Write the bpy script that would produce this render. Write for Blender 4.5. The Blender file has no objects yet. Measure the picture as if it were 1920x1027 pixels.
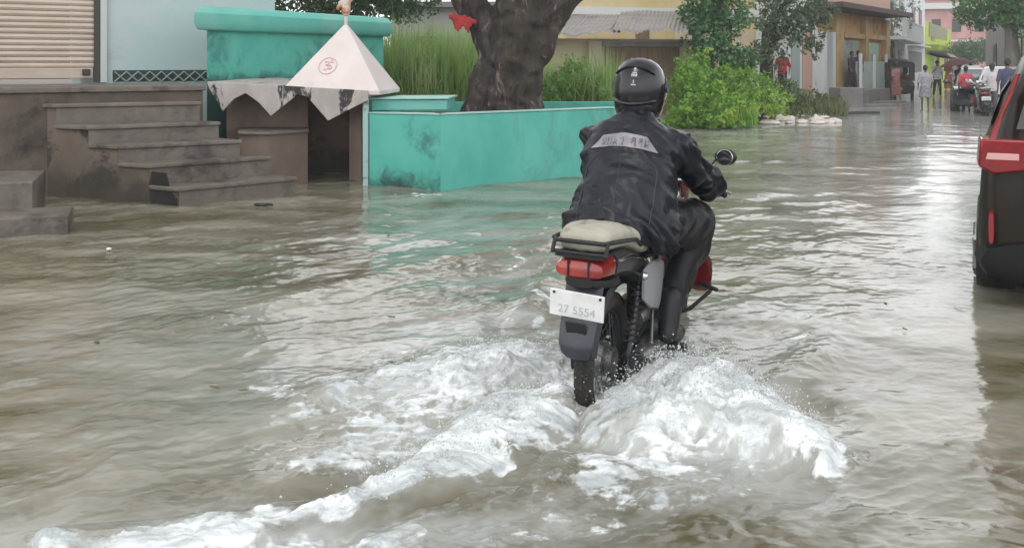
import bpy, math, random
import numpy as np
from mathutils import Vector, Matrix, Euler
from mathutils.bvhtree import BVHTree

# ------------------------------------------------------------------ camera, sky, sun, exposure
S = bpy.context.scene
COL = S.collection
F = 1700.0          # focal length in photo pixels
HC = 1.5            # eye height above the flood water
HY = 118.0          # photo row of the horizon
cam = bpy.data.cameras.new("camera")
camo = bpy.data.objects.new("camera", cam); COL.objects.link(camo); S.camera = camo
camo.location = (0, 0, HC); camo.rotation_euler = (math.radians(90), 0, 0)
cam.sensor_width = 36; cam.lens = 36 * F / 1920; cam.shift_y = -(513.5 - HY) / 1920
cam.clip_start = 0.05; cam.clip_end = 1200
S.render.engine = 'CYCLES'

SUN_EL, SUN_AZ = math.radians(58), math.radians(205)
W = bpy.data.worlds.new("World"); S.world = W; W.use_nodes = True
nt = W.node_tree; nt.nodes.clear()
out = nt.nodes.new('ShaderNodeOutputWorld'); bg = nt.nodes.new('ShaderNodeBackground')
sky = nt.nodes.new('ShaderNodeTexSky'); sky.sky_type = 'NISHITA'; sky.sun_disc = False
sky.sun_elevation = SUN_EL; sky.sun_rotation = SUN_AZ; sky.air_density = 1.6; sky.dust_density = 4.0; sky.ozone_density = 1.0
hs = nt.nodes.new('ShaderNodeHueSaturation'); hs.inputs['Saturation'].default_value = 0.16
mixw = nt.nodes.new('ShaderNodeMix'); mixw.data_type = 'RGBA'; mixw.inputs[0].default_value = 0.6
tcw = nt.nodes.new('ShaderNodeTexCoord'); nzw = nt.nodes.new('ShaderNodeTexNoise'); nzw.inputs['Scale'].default_value = 2.2; nzw.inputs['Detail'].default_value = 5
rmw = nt.nodes.new('ShaderNodeValToRGB')
rmw.color_ramp.elements[0].position = .3; rmw.color_ramp.elements[0].color = (8.5, 8.7, 9.1, 1)
rmw.color_ramp.elements[1].position = .7; rmw.color_ramp.elements[1].color = (13.5, 13.6, 13.8, 1)
nt.links.new(tcw.outputs['Generated'], nzw.inputs['Vector']); nt.links.new(nzw.outputs[0], rmw.inputs[0])
nt.links.new(sky.outputs[0], hs.inputs['Color']); nt.links.new(hs.outputs[0], mixw.inputs[6]); nt.links.new(rmw.outputs[0], mixw.inputs[7])
sxw = nt.nodes.new('ShaderNodeSeparateXYZ'); nt.links.new(tcw.outputs['Generated'], sxw.inputs[0])
mrw = nt.nodes.new('ShaderNodeMapRange'); mrw.interpolation_type = 'SMOOTHSTEP'; nt.links.new(sxw.outputs[2], mrw.inputs[0]); mrw.inputs[1].default_value = .12; mrw.inputs[2].default_value = .8; mrw.inputs[3].default_value = 1.75; mrw.inputs[4].default_value = .72
vmw = nt.nodes.new('ShaderNodeVectorMath'); vmw.operation = 'SCALE'; nt.links.new(mixw.outputs[2], vmw.inputs[0]); nt.links.new(mrw.outputs[0], vmw.inputs['Scale'])
nt.links.new(vmw.outputs[0], bg.inputs['Color']); bg.inputs['Strength'].default_value = 0.14
nt.links.new(bg.outputs[0], out.inputs['Surface'])
sl = bpy.data.lights.new("sun", 'SUN'); sl.energy = 0.5; sl.angle = math.radians(22); sl.color = (1, .97, .93)
so = bpy.data.objects.new("sun", sl); COL.objects.link(so)
# blender sky: sun_rotation measured from +Y towards +X
sd = Vector((math.sin(SUN_AZ) * math.cos(SUN_EL), math.cos(SUN_AZ) * math.cos(SUN_EL), math.sin(SUN_EL)))
so.rotation_euler = sd.to_track_quat('Z', 'Y').to_euler()
S.view_settings.view_transform = 'Standard'; S.view_settings.look = 'None'
S.view_settings.exposure = 0.14; S.view_settings.gamma = 1.0

# ------------------------------------------------------------------ helpers
def P(px, py, d): return Vector(((px - 960) * d / F, d, HC - (py - HY) * d / F))
def G(px, py, z=0.0):
    d = (HC - z) * F / (py - HY); return Vector(((px - 960) * d / F, d, z))
ORG = {}
def tag(o, label=None, cat=None, group=None, kind=None):
    if label: o['label'] = label
    if cat: o['category'] = cat
    if group: o['group'] = group
    if kind: o['kind'] = kind
    return o
def empty(name, loc, rz=0, label=None, cat=None, group=None):
    o = bpy.data.objects.new(name, None); COL.objects.link(o); o.empty_display_size = .2
    o.location = loc; o.rotation_euler = (0, 0, rz); ORG[o.name] = Vector(loc)
    return tag(o, label, cat, group)
def copy_tree(o, parent=None):
    c = o.copy(); COL.objects.link(c); c.parent = parent
    for ch in [x for x in bpy.data.objects if x.parent == o and x != c]: copy_tree(ch, c)
    return c
class MB:
    def __init__(s): s.v = []; s.f = []
    def add(s, V, Fc):
        n = len(s.v); s.v += [Vector(p) for p in V]; s.f += [tuple(i + n for i in f) for f in Fc]; return s
    def box(s, x0, x1, y0, y1, z0, z1, M=None):
        V = [Vector((x, y, z)) for z in (z0, z1) for x, y in ((x0, y0), (x1, y0), (x1, y1), (x0, y1))]
        if M: V = [M @ p for p in V]
        return s.add(V, [(3, 2, 1, 0), (4, 5, 6, 7), (0, 1, 5, 4), (1, 2, 6, 5), (2, 3, 7, 6), (3, 0, 4, 7)])
    def extr(s, poly, vec):
        n = len(poly); vec = Vector(vec); A = [Vector(p) for p in poly]; B = [p + vec for p in A]
        return s.add(A + B, [tuple(range(n))[::-1], tuple(range(n, 2 * n))] + [(i, (i + 1) % n, n + (i + 1) % n, n + i) for i in range(n)])
    def prism(s, poly, z0, z1): return s.extr([(p[0], p[1], z0) for p in poly], (0, 0, z1 - z0))
    def loft(s, rings, caps=True, closed=False):
        n = len(rings[0]); V = [p for r in rings for p in r]; Fc = []
        m = len(rings)
        for k in range(m if closed else m - 1):
            a = k * n; b = ((k + 1) % m) * n
            for i in range(n): j = (i + 1) % n; Fc.append((a + i, a + j, b + j, b + i))
        if caps and not closed: Fc += [tuple(range(n))[::-1], tuple(range((m - 1) * n, m * n))]
        return s.add(V, Fc)
    def tube(s, pts, r, n=10, closed=False, flat=1.0):
        pts = [Vector(p) for p in pts]; m = len(pts)
        if not isinstance(r, (list, tuple)): r = [r] * m
        rings = []; up = None
        for i, p in enumerate(pts):
            if closed: t = pts[(i + 1) % m] - pts[i - 1]
            else: t = pts[min(i + 1, m - 1)] - pts[max(i - 1, 0)]
            t.normalize()
            if up is None: up = Vector((0, 0, 1)) if abs(t.z) < .9 else Vector((1, 0, 0))
            a = t.cross(up).normalized(); up = a.cross(t).normalized()
            rings.append([p + (a * math.cos(2 * math.pi * k / n) * flat + up * math.sin(2 * math.pi * k / n)) * r[i] for k in range(n)])
        return s.loft(rings, True, closed)
    def cap(s, p, q, r1, r2=None, n=12):
        r2 = r1 if r2 is None else r2; p = Vector(p); q = Vector(q); t = (q - p)
        L = t.length; t = t / L if L > 1e-6 else Vector((0, 0, 1))
        pts = []; rr = []
        for k in range(5): a = math.pi / 2 * k / 4; pts.append(p - t * r1 * math.cos(a)); rr.append(max(r1 * math.sin(a), 1e-3))
        for k in range(5): a = math.pi / 2 * k / 4; pts.append(q + t * r2 * math.sin(a)); rr.append(max(r2 * math.cos(a), 1e-3))
        return s.tube(pts, rr, n)
    def ell(s, c, r, n=16, m=10, M=None):
        c = Vector(c); rings = []
        for j in range(1, m):
            a = math.pi * j / m; ring = []
            for i in range(n):
                b = 2 * math.pi * i / n; q = Vector((r[0] * math.sin(a) * math.cos(b), r[1] * math.sin(a) * math.sin(b), -r[2] * math.cos(a)))
                if M: q = M @ q
                ring.append(c + q)
            rings.append(ring)
        n0 = len(s.v); s.loft(rings, False); t = Vector((0, 0, r[2]))
        if M: t = M @ t
        k = len(s.v); s.v += [c - t, c + t]
        for i in range(n):
            j = (i + 1) % n; s.f.append((k, n0 + j, n0 + i)); s.f.append((k + 1, n0 + (m - 2) * n + i, n0 + (m - 2) * n + j))
        return s
    def disc(s, c, axis, r, h, n=24, r2=None):
        axis = Vector(axis).normalized(); c = Vector(c)
        return s.tube([c - axis * h / 2, c + axis * h / 2], [r, r if r2 is None else r2], n)
    def mesh(s, name='m'):
        me = bpy.data.meshes.new(name); me.from_pydata([tuple(p) for p in s.v], [], s.f); me.update(); return me
    def build(s, name, mat, parent=None, world=False, smooth=False, bevel=0, seg=2, fix=True):
        me = s.mesh(name)
        return link(me, name, mat, parent, world, smooth, bevel, seg, fix)
def root_of(o):
    while o.parent: o = o.parent
    return o
def link(me, name, mat, parent=None, world=False, smooth=False, bevel=0, seg=2, fix=False):
    if fix:
        import bmesh
        bm = bmesh.new(); bm.from_mesh(me); bmesh.ops.recalc_face_normals(bm, faces=bm.faces); bm.to_mesh(me); bm.free()
    o = bpy.data.objects.new(name, me); COL.objects.link(o); me.materials.append(mat)
    if parent is not None:
        if world: me.transform(Matrix.Translation(-ORG[root_of(parent).name]))
        o.parent = parent
    else:
        n = len(me.vertices); co = np.empty(n * 3, np.float32); me.vertices.foreach_get('co', co); co = co.reshape(-1, 3)
        c = Vector((float((co[:, 0].min() + co[:, 0].max()) / 2), float((co[:, 1].min() + co[:, 1].max()) / 2), float(co[:, 2].min())))
        me.transform(Matrix.Translation(-c)); o.location = c; ORG[o.name] = c
    if smooth:
        me.shade_smooth(); me.set_sharp_from_angle(angle=math.radians(38 if smooth is True else smooth))
    if bevel:
        b = o.modifiers.new('bevel', 'BEVEL'); b.width = bevel; b.segments = seg; b.limit_method = 'ANGLE'; b.angle_limit = math.radians(40)
        if not smooth: me.shade_smooth(); me.set_sharp_from_angle(angle=math.radians(30))
        wn = o.modifiers.new('wn', 'WEIGHTED_NORMAL'); wn.keep_sharp = True
    return o
def organic(mb, voxel, smooth=5, fac=.5):
    me = mb.mesh('tmp'); o = bpy.data.objects.new('tmp', me); COL.objects.link(o)
    m = o.modifiers.new('r', 'REMESH'); m.mode = 'VOXEL'; m.voxel_size = voxel
    if smooth:
        q = o.modifiers.new('s', 'SMOOTH'); q.iterations = smooth; q.factor = fac
    dg = bpy.context.evaluated_depsgraph_get(); me2 = bpy.data.meshes.new_from_object(o.evaluated_get(dg))
    bpy.data.objects.remove(o); bpy.data.meshes.remove(me); me2.materials.clear()
    return me2
def coords(me):
    co = np.empty(len(me.vertices) * 3, np.float32); me.vertices.foreach_get('co', co); return co.reshape(-1, 3).astype(np.float64)
def normals(me):
    co = np.empty(len(me.vertices) * 3, np.float32); me.vertex_normals.foreach_get('vector', co); return co.reshape(-1, 3).astype(np.float64)
def setco(me, co): me.vertices.foreach_set('co', co.astype(np.float32).ravel()); me.update()
def npmesh(name, V, Q, attrs=None):
    me = bpy.data.meshes.new(name); nv = len(V); nf, k = Q.shape
    me.vertices.add(nv); me.vertices.foreach_set('co', V.astype(np.float32).ravel())
    me.loops.add(nf * k); me.loops.foreach_set('vertex_index', Q.astype(np.int32).ravel())
    me.polygons.add(nf); me.polygons.foreach_set('loop_start', np.arange(0, nf * k, k, dtype=np.int32))
    me.update(calc_edges=True)
    for nme, a in (attrs or {}).items():
        at = me.attributes.new(nme, 'FLOAT', 'POINT'); at.data.foreach_set('value', a.astype(np.float32))
    return me
# gradient noise on numpy arrays
_rs = np.random.RandomState(7); _perm = _rs.permutation(512).astype(np.int64); _g = _rs.rand(512) * 2 * np.pi
_gx = np.cos(_g); _gy = np.sin(_g)
def pn(x, y, seed=0):
    xi = np.floor(x).astype(np.int64); yi = np.floor(y).astype(np.int64); xf = x - xi; yf = y - yi
    u = xf * xf * xf * (xf * (xf * 6 - 15) + 10); v = yf * yf * yf * (yf * (yf * 6 - 15) + 10)
    def gr(ix, iy, dx, dy):
        h = _perm[(_perm[(ix + seed * 37) & 511] + iy) & 511]; return _gx[h] * dx + _gy[h] * dy
    a = gr(xi, yi, xf, yf); b = gr(xi + 1, yi, xf - 1, yf); c = gr(xi, yi + 1, xf, yf - 1); d = gr(xi + 1, yi + 1, xf - 1, yf - 1)
    return (a + (b - a) * u + (c - a) * v + (a - b - c + d) * u * v) * 1.5
def fbm(x, y, o=4, seed=0, gain=.5):
    r = 0; a = 1; f = 1
    for i in range(o): r = r + a * pn(x * f, y * f, seed + i); a *= gain; f *= 2.03
    return r
def sstep(a, b, x):
    t = np.clip((x - a) / (b - a), 0, 1); return t * t * (3 - 2 * t)

# ------------------------------------------------------------------ materials
def nodes_of(name):
    m = bpy.data.materials.new(name); m.use_nodes = True; t = m.node_tree; return m, t, t.nodes['Principled BSDF']
def N(t, kind, **kw):
    n = t.nodes.new(kind)
    for k, v in kw.items():
        if k in n.inputs: n.inputs[k].default_value = v
        else: setattr(n, k, v)
    return n
def rgba(c): return (c[0], c[1], c[2], 1)
def mixc(t, fac, a, b):
    m = t.nodes.new('ShaderNodeMix'); m.data_type = 'RGBA'
    for s, v in ((0, fac), (6, a), (7, b)):
        if hasattr(v, 'links') or hasattr(v, 'is_linked'): t.links.new(v, m.inputs[s])
        elif s == 0: m.inputs[0].default_value = v
        else: m.inputs[s].default_value = rgba(v)
    return m.outputs[2]
def ramp(t, src, p0, p1, c0=0, c1=1):
    m = t.nodes.new('ShaderNodeMapRange'); m.interpolation_type = 'SMOOTHSTEP'
    t.links.new(src, m.inputs[0]); m.inputs[1].default_value = p0; m.inputs[2].default_value = p1
    m.inputs[3].default_value = c0; m.inputs[4].default_value = c1; return m.outputs[0]
def noise(t, vec, scale, detail=4, rough=.55, dist=0):
    n = N(t, 'ShaderNodeTexNoise', Scale=scale, Detail=detail, Roughness=rough, Distortion=dist); t.links.new(vec, n.inputs['Vector']); return n.outputs[0]
def mathn(t, op, a, b=None):
    m = t.nodes.new('ShaderNodeMath'); m.operation = op
    for i, v in enumerate((a, b)):
        if v is None: continue
        if isinstance(v, (int, float)): m.inputs[i].default_value = v
        else: t.links.new(v, m.inputs[i])
    return m.outputs[0]
KA = .74   # all paints were matched a little too light
def mat(name, c, c2=None, scale=3, rough=.7, bump=0.0, bscale=20, metal=0, dirt=None, dscale=1.5, dth=(.55, .68), zdirt=None, stretch=(1, 1, 1), coat=0, rvar=0, spec=.5):
    c = tuple(v * KA for v in c); c2 = c2 and tuple(v * KA for v in c2); dirt = dirt and tuple(v * KA for v in dirt)
    m, t, b = nodes_of(name)
    tc = t.nodes.new('ShaderNodeTexCoord'); mp = t.nodes.new('ShaderNodeMapping'); mp.inputs['Scale'].default_value = stretch
    t.links.new(tc.outputs['Object'], mp.inputs[0]); vec = mp.outputs[0]
    col = None
    if c2 is not None:
        n = noise(t, vec, scale, 5, .6); col = mixc(t, ramp(t, n, .35, .65), c, c2)
    if dirt is not None:
        n = noise(t, vec, dscale, 7, .68, .4); f = ramp(t, n, dth[0], dth[1]); col = mixc(t, f, col if col is not None else c, dirt)
    if zdirt is not None:   # (colour, z0, z1): grime band with a ragged noise edge, object z
        sx = t.nodes.new('ShaderNodeSeparateXYZ'); t.links.new(tc.outputs['Object'], sx.inputs[0])
        n = noise(t, vec, 4, 6, .7, .5); z = mathn(t, 'ADD', sx.outputs[2], mathn(t, 'MULTIPLY', mathn(t, 'SUBTRACT', n, .5), zdirt[3] if len(zdirt) > 3 else .5))
        f = ramp(t, z, zdirt[1], zdirt[2], .9, 0); col = mixc(t, f, col if col is not None else c, zdirt[0])
    if col is None: b.inputs['Base Color'].default_value = rgba(c)
    else: t.links.new(col, b.inputs['Base Color'])
    b.inputs['Roughness'].default_value = rough; b.inputs['Metallic'].default_value = metal
    b.inputs['Specular IOR Level'].default_value = spec
    if rvar:
        n = noise(t, vec, scale * 2, 4); t.links.new(ramp(t, n, .3, .7, max(rough - rvar, .03), min(rough + rvar, 1)), b.inputs['Roughness'])
    if coat: b.inputs['Coat Weight'].default_value = coat; b.inputs['Coat Roughness'].default_value = .08
    if bump:
        n = noise(t, vec, bscale, 6, .6); bp = N(t, 'ShaderNodeBump', Strength=bump, Distance=.02); t.links.new(n, bp.inputs['Height']); t.links.new(bp.outputs[0], b.inputs['Normal'])
    return m
def leafmat(name, ca, cb, cc=None):
    m, t, b = nodes_of(name)
    at = t.nodes.new('ShaderNodeAttribute'); at.attribute_name = 'var'
    col = mixc(t, at.outputs['Fac'], ca, cb)
    if cc is not None:
        tc = t.nodes.new('ShaderNodeTexCoord'); n = noise(t, tc.outputs['Object'], 1.3, 3); col = mixc(t, ramp(t, n, .5, .68), col, cc)
    t.links.new(col, b.inputs['Base Color']); b.inputs['Roughness'].default_value = .5
    tr = t.nodes.new('ShaderNodeBsdfTranslucent'); t.links.new(col, tr.inputs['Color'])
    mx = N(t, 'ShaderNodeMixShader'); mx.inputs[0].default_value = .35
    o = t.nodes['Material Output']; t.links.new(b.outputs[0], mx.inputs[1]); t.links.new(tr.outputs[0], mx.inputs[2]); t.links.new(mx.outputs[0], o.inputs[0])
    return m
def textmesh(s, size, depth=.002, name='t'):
    c = bpy.data.curves.new('t', 'FONT'); c.body = s; c.size = size; c.extrude = depth; c.align_x = 'CENTER'; c.align_y = 'CENTER'
    o = bpy.data.objects.new('t', c); COL.objects.link(o)
    dg = bpy.context.evaluated_depsgraph_get(); me = bpy.data.meshes.new_from_object(o.evaluated_get(dg)); bpy.data.objects.remove(o); me.materials.clear(); return me
def leaf_arrays(C, size, rs, up=.3, elong=1.8):
    n = len(C); a = rs.randn(n, 3); a /= np.linalg.norm(a, axis=1)[:, None]; b = rs.randn(n, 3); b[:, 2] += up
    b -= (a * b).sum(1)[:, None] * a; b /= np.linalg.norm(b, axis=1)[:, None]; c = np.cross(a, b)
    s = (size * (.6 + .8 * rs.rand(n)))[:, None]
    V = np.stack([C - a * s * .5, C + c * s / elong * .5 + b * s * .06, C + a * s * .5, C - c * s / elong * .5 + b * s * .06], 1).reshape(-1, 3)
    Q = np.arange(n * 4).reshape(-1, 4); return V, Q
def crown_points(blobs, n, rs, shell=.55):
    """blobs: (x,y,z,rx,ry,rz); leaf clumps on twigs near each blob's shell, gaps between"""
    w = np.array([b[3] * b[4] + b[4] * b[5] + b[3] * b[5] for b in blobs]); w /= w.sum(); pts = []; var = []
    for b, k in zip(blobs, (w * n).astype(int) + 1):
        per = 14; m = max(k // per, 1)
        d = rs.randn(m, 3); d /= np.linalg.norm(d, axis=1)[:, None]; r = (shell + (1 - shell) * rs.rand(m) ** .7) * (.85 + .3 * rs.rand(m))
        c = np.array(b[:3]) + d * r[:, None] * np.array(b[3:6])
        cl = rs.randn(m, per, 3) * np.array(b[3:6]).mean() * .11; pts.append((c[:, None] + cl).reshape(-1, 3))
        var.append(np.clip(np.repeat(rs.rand(m), per) * .6 + rs.rand(m * per) * .4, 0, 1))
    return np.concatenate(pts), np.concatenate(var)
def foliage(name, blobs, n, size, m, parent=None, seed=1, world=True, shell=.55, zmin=None):
    rs = np.random.RandomState(seed); C, va = crown_points(blobs, n, rs, shell)
    if zmin is not None:
        k = C[:, 2] > zmin; C = C[k]; va = va[k]
    V, Q = leaf_arrays(C, size, rs); me = npmesh(name, V, Q, {'var': np.repeat(va, 4)})
    return link(me, name, m, parent, world)
def blades(C, h, w, rs, lean=.35, seg=4):
    n = len(C); az = rs.rand(n) * 6.283; L = (h * (.55 + .6 * rs.rand(n))); ln = lean * (rs.rand(n) ** 1.3) * 1.3
    dirv = np.stack([np.cos(az), np.sin(az)], 1); fa = rs.rand(n) * 6.283; side = np.stack([np.cos(fa), np.sin(fa)], 1)
    V = []
    for k in range(seg + 1):
        t = k / seg; off = (L * ln * t ** 2)[:, None] * dirv; z = C[:, 2] + L * (t - ln * .35 * t ** 2); ww = (w * (1 - t) ** .7 * (.7 + .6 * t if t < .5 else 1) + .001)
        for sg in (-1, 1): V.append(np.concatenate([C[:, :2] + off + side * sg * (ww / 2 if np.isscalar(ww) else (ww / 2)[:, None]), z[:, None]], 1))
    V = np.stack(V, 1); K = 2 * (seg + 1); base = (np.arange(n) * K)[:, None]
    Q = np.concatenate([base + np.array([[2 * k, 2 * k + 1, 2 * k + 3, 2 * k + 2]]) for k in range(seg)], 0)
    return V.reshape(-1, 3), Q, K

# ------------------------------------------------------------------ ground and flood water
m_ground = mat('wet_mud', (.16, .13, .09), (.24, .2, .14), 2, .55, .5, 14)
m_road = mat('wet_road', (.2, .2, .2), (.27, .27, .27), 1.2, .25, .1, 30, rvar=.1)
g = MB(); g.v = []
gx = np.concatenate([np.linspace(-120, -30, 8), np.linspace(-28, 60, 60), np.linspace(64, 140, 8)]); gy = np.concatenate([np.linspace(-60, -4, 8), np.linspace(-2, 90, 60), np.linspace(95, 160, 6)])
XX, YY = np.meshgrid(gx, gy); ZZ = -.15 + .02 * pn(XX / 5, YY / 5) + .16 * sstep(60, 84, YY)
V = np.stack([XX, YY, ZZ], 2).reshape(-1, 3); nx = len(gx); i = np.arange((len(gy) - 1) * nx).reshape(-1, nx)[:, :-1].ravel()
ground = link(npmesh('ground', V, np.stack([i, i + 1, i + nx + 1, i + nx], 1)), 'ground', m_ground, smooth=180); tag(ground, kind='structure')

def fgrid():
    a = np.linspace(-.62, .58, 1150); l = -.62 - np.cumsum(np.linspace(.002, .03, 40)); r = .58 + np.cumsum(np.linspace(.002, .03, 40))
    s = np.concatenate([l[::-1], a, r])
    # rows: equal steps of 1/distance, like the spacing the eye sees
    inv = np.linspace(1 / 2.55, 1 / 14.0, 760); y1 = 1 / inv; inv2 = np.linspace(1 / 14.0, 1 / 88., 150)[1:]; y2 = 1 / inv2
    y0 = np.linspace(-3, 2.54, 60); y = np.concatenate([y0, y1, y2]); return s, y
s_, y_ = fgrid()
SX, Y = np.meshgrid(s_, y_); X = SX * (Y + np.where(Y < 2.55, 0, 0) + .0) ; 
X = np.where(Y < 2.5, SX * 2.5 * (1 + (2.5 - Y) * .35), SX * Y)
# photo-like plan coordinates of each ground point, used only to lay the foam where it lies on the ground
def plan(X, Y):
    Yc = np.maximum(Y, 2.0); return 960 + F * X / Yc, HY + F * HC / Yc
U, Vv = plan(X, Y)
def seg(px, wid, amp):
    """max over a polyline [(u,v,w?)] of a soft tube profile"""
    r = np.zeros_like(U)
    for (a, b) in zip(px[:-1], px[1:]):
        ax, ay, aw = a; bx, by, bw = b; dx, dy = bx - ax, by - ay
        t = np.clip(((U - ax) * dx + (Vv - ay) * dy) / (dx * dx + dy * dy), 0, 1)
        d = np.hypot(U - ax - t * dx, (Vv - ay - t * dy)); w = aw + (bw - aw) * t
        r = np.maximum(r, np.clip(1 - (d / (w * wid)) ** 2, 0, 1))
    return r * amp
def blob(u, v, ru, rv, ang=0, amp=1):
    a = math.radians(ang); c, s = math.cos(a), math.sin(a); du, dv = U - u, Vv - v
    return amp * np.exp(-(((du * c + dv * s) / ru) ** 2 + ((-du * s + dv * c) / rv) ** 2))
# world-space warp so that foam outlines are ragged
wx = fbm(X * 2.2, Y * 2.2, 4, 3); wy = fbm(X * 2.2 + 9, Y * 2.2 + 4, 4, 8)
U0, V0 = U, Vv
near = sstep(14, 7, Y)
U = U + 34 * wx * near; Vv = Vv + 26 * wy * near
M = np.zeros_like(U)
M = np.maximum(M, seg([(1060, 770, 34), (960, 800, 55), (860, 858, 44), (740, 915, 32), (620, 958, 26), (480, 992, 24), (300, 1012, 22), (90, 1026, 18)], 1.35, 1.1))   # long left arm
M = np.maximum(M, blob(850, 715, 290, 75, -8, .80)); M = np.maximum(M, blob(720, 800, 200, 62, -18, .74)); M = np.maximum(M, blob(1080, 890, 110, 40, 0, .6)); M = np.maximum(M, blob(1190, 930, 200, 34, -4, .48))                                  # broad white wash to the left of the wheel
M = np.maximum(M, blob(955, 700, 140, 70, 0, 1.0)); M = np.maximum(M, blob(950, 800, 110, 46, -10, 1.1))
M = np.maximum(M, blob(640, 765, 120, 40, -12, .62)); M = np.maximum(M, blob(520, 725, 50, 26, 0, .5)); M = np.maximum(M, blob(620, 850, 70, 24, 30, .46))
M = np.maximum(M, seg([(1120, 775, 40), (1210, 770, 66), (1320, 765, 74), (1420, 800, 50), (1490, 835, 42), (1560, 855, 28)], 1.25, 1.15))    # right crest
M = np.maximum(M, blob(1270, 835, 260, 62, 4, .85)); M = np.maximum(M, blob(1160, 905, 150, 40, 0, .42))
M = np.maximum(M, blob(790, 1015, 110, 22, -8, .8)); M = np.maximum(M, blob(500, 1040, 300, 30, 0, .5)); M = np.maximum(M, blob(1060, 1010, 140, 20, 0, .42))
M = np.maximum(M, seg([(1415, 690, 10), (1450, 640, 9), (1510, 600, 6), (1600, 575, 4)], 1.5, .42))
M = np.maximum(M, seg([(1030, 610, 10), (1010, 560, 10), (985, 520, 10), (960, 470, 8)], 2.2, .38))
M = np.maximum(M, blob(1090, 750, 70, 30, 0, .95)); M = np.maximum(M, seg([(1560, 855, 16), (1640, 850, 8)], 1.6, .55)); M = np.maximum(M, seg([(560, 740, 22), (480, 715, 12)], 1.6, .6)); M = np.maximum(M, blob(1350, 900, 200, 30, -4, .4)); M = np.maximum(M, blob(350, 985, 120, 18, -6, .5)); M = np.maximum(M, blob(1230, 960, 150, 18, -8, .36))
M = np.maximum(M, blob(1300, 650, 60, 22, 0, .55)); M = np.maximum(M, blob(1120, 700, 90, 40, 0, .6))
M = np.maximum(M, blob(800, 366, 62, 5, -4, .5)); M = np.maximum(M, blob(1000, 440, 90, 16, -20, .28))
M = M - blob(600, 890, 90, 18, -28, .3) - blob(900, 950, 160, 24, -40, .5) - blob(760, 640, 200, 14, -8, .3)
U, Vv = U0, V0
Mpos = np.clip(M, 0, 1)
XL = X * .80 + Y * .60; YL = -X * .60 + Y * .80
lace = .55 * fbm(XL * 3.2 + .6 * wx, YL * 8 + .6 * wy, 5, 21, .62) + .5 * fbm(X * 7 + .6 * wx, Y * 7 + .6 * wy, 5, 22, .62); lace2 = fbm(X * 22, Y * 22, 3, 31, .6)
web = 1 - 2.2 * np.abs(fbm(XL * 2.6 + .8 * wx, YL * 5.5 + .8 * wy, 4, 25, .6))   # torn, net-like sheets
flow = fbm(X * 3.2 - Y * 1.1, (Y + .6 * X) * 8.5, 4, 41, .6)
M = M + .16 * sstep(.1, .5, M) * (web - .25)
foam = sstep(.10, 1.12, M + .72 * lace * sstep(.03, .35, M) + .20 * lace2 * near * sstep(.05, .35, M) + .15 * flow * sstep(.05, .3, M))
streak = sstep(.42, .95, fbm((X * .83 + Y * .56) * 1.3, (-X * .56 + Y * .83) * 8, 4, 51, .62)) * .3 * sstep(26, 8, Y) * sstep(.0, .25, .35 + .5 * pn(X * .5, Y * .5, 3))
foam = np.clip(foam + streak * (1 - foam), 0, 1)
# milky, air-filled water round the foam and in the churned lane of the motorcycle
milk_sheen = np.zeros_like(U)
for b_ in (blob(860, 690, 380, 130, -10, .85), blob(1290, 800, 380, 130, 8, .85), blob(900, 560, 230, 70, -25, .5), blob(820, 440, 260, 60, -6, .42), blob(1080, 960, 420, 90, -6, .55), blob(460, 1010, 560, 60, -4, .85), blob(780, 900, 200, 60, -20, .7), blob(1520, 610, 300, 80, -14, .55), blob(1350, 600, 160, 60, -20, .55), blob(1450, 420, 300, 60, -4, .3), blob(560, 620, 240, 60, -16, .3), blob(120, 640, 150, 50, -12, .3)): milk_sheen = np.maximum(milk_sheen, b_)
milk_sheen = np.clip(milk_sheen * (.80 + .7 * fbm(XL * 1.6, YL * 3.4, 5, 91, .6)) + .25 * Mpos, 0, 1)
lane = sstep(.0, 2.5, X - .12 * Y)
milk_sheen = np.maximum(milk_sheen, lane * (.42 * sstep(5, 9, Y) + .50 * sstep(14, 24, Y)) * (.85 + .3 * fbm(X * .8, Y * .6, 3, 19)))   # sky sheen painted pale along the street, plus thin water over far concrete
# heights
leftw = sstep(1.6, -.4, X - .28 * Y); rgt = 1 - leftw
h = (.006 + .013 * leftw) * pn(X / 1.3, Y / 1.0, 1) + (.005 + .007 * leftw) * pn(X / .6 + wx * .3, Y / .42 + wy * .3, 2)
th = math.radians(36); A = X * math.cos(th) + Y * math.sin(th); B = -X * math.sin(th) + Y * math.cos(th)
pass
def rid(x): return 1 - 2 * np.abs(x)
nrD = sstep(30, 6, Y)
ampm = np.clip(.85 + 1.0 * fbm(X * .7 + 5, Y * .5, 2, 77), .25, 1.5)
h += ampm * leftw * (.0115 * pn(A * 1.0 + .4 * wx, B * 4.0 + .7 * wy, 4) + .0028 * rid(pn(A * 1.9, B * 8 + .7 * wx, 5)) * nrD)
th2 = math.radians(-8); A2 = X * math.cos(th2) + Y * math.sin(th2); B2 = -X * math.sin(th2) + Y * math.cos(th2)
h += ampm * rgt * (.0060 * pn(A2 * .8, B2 * 1.8 + .5 * wy, 6) + .0020 * rid(pn(A2 * 1.8, B2 * 5 + .8 * wx, 7)) * nrD)
h += (.0020 * leftw + .0010 * rgt) * fbm(X * 8, Y * 11, 3, 61) * nrD
h *= 1 + .0 * Y
hm = seg([(1120, 800, 34), (1200, 790, 56), (1300, 778, 70), (1380, 786, 60), (1460, 820, 46), (1540, 856, 30)], 1.3, 1.0)
hm = hm * hm * (3 - 2 * hm)
hz = .185 * hm * (blob(1305, 785, 165, 90, 14, .80) + .24)
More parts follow.
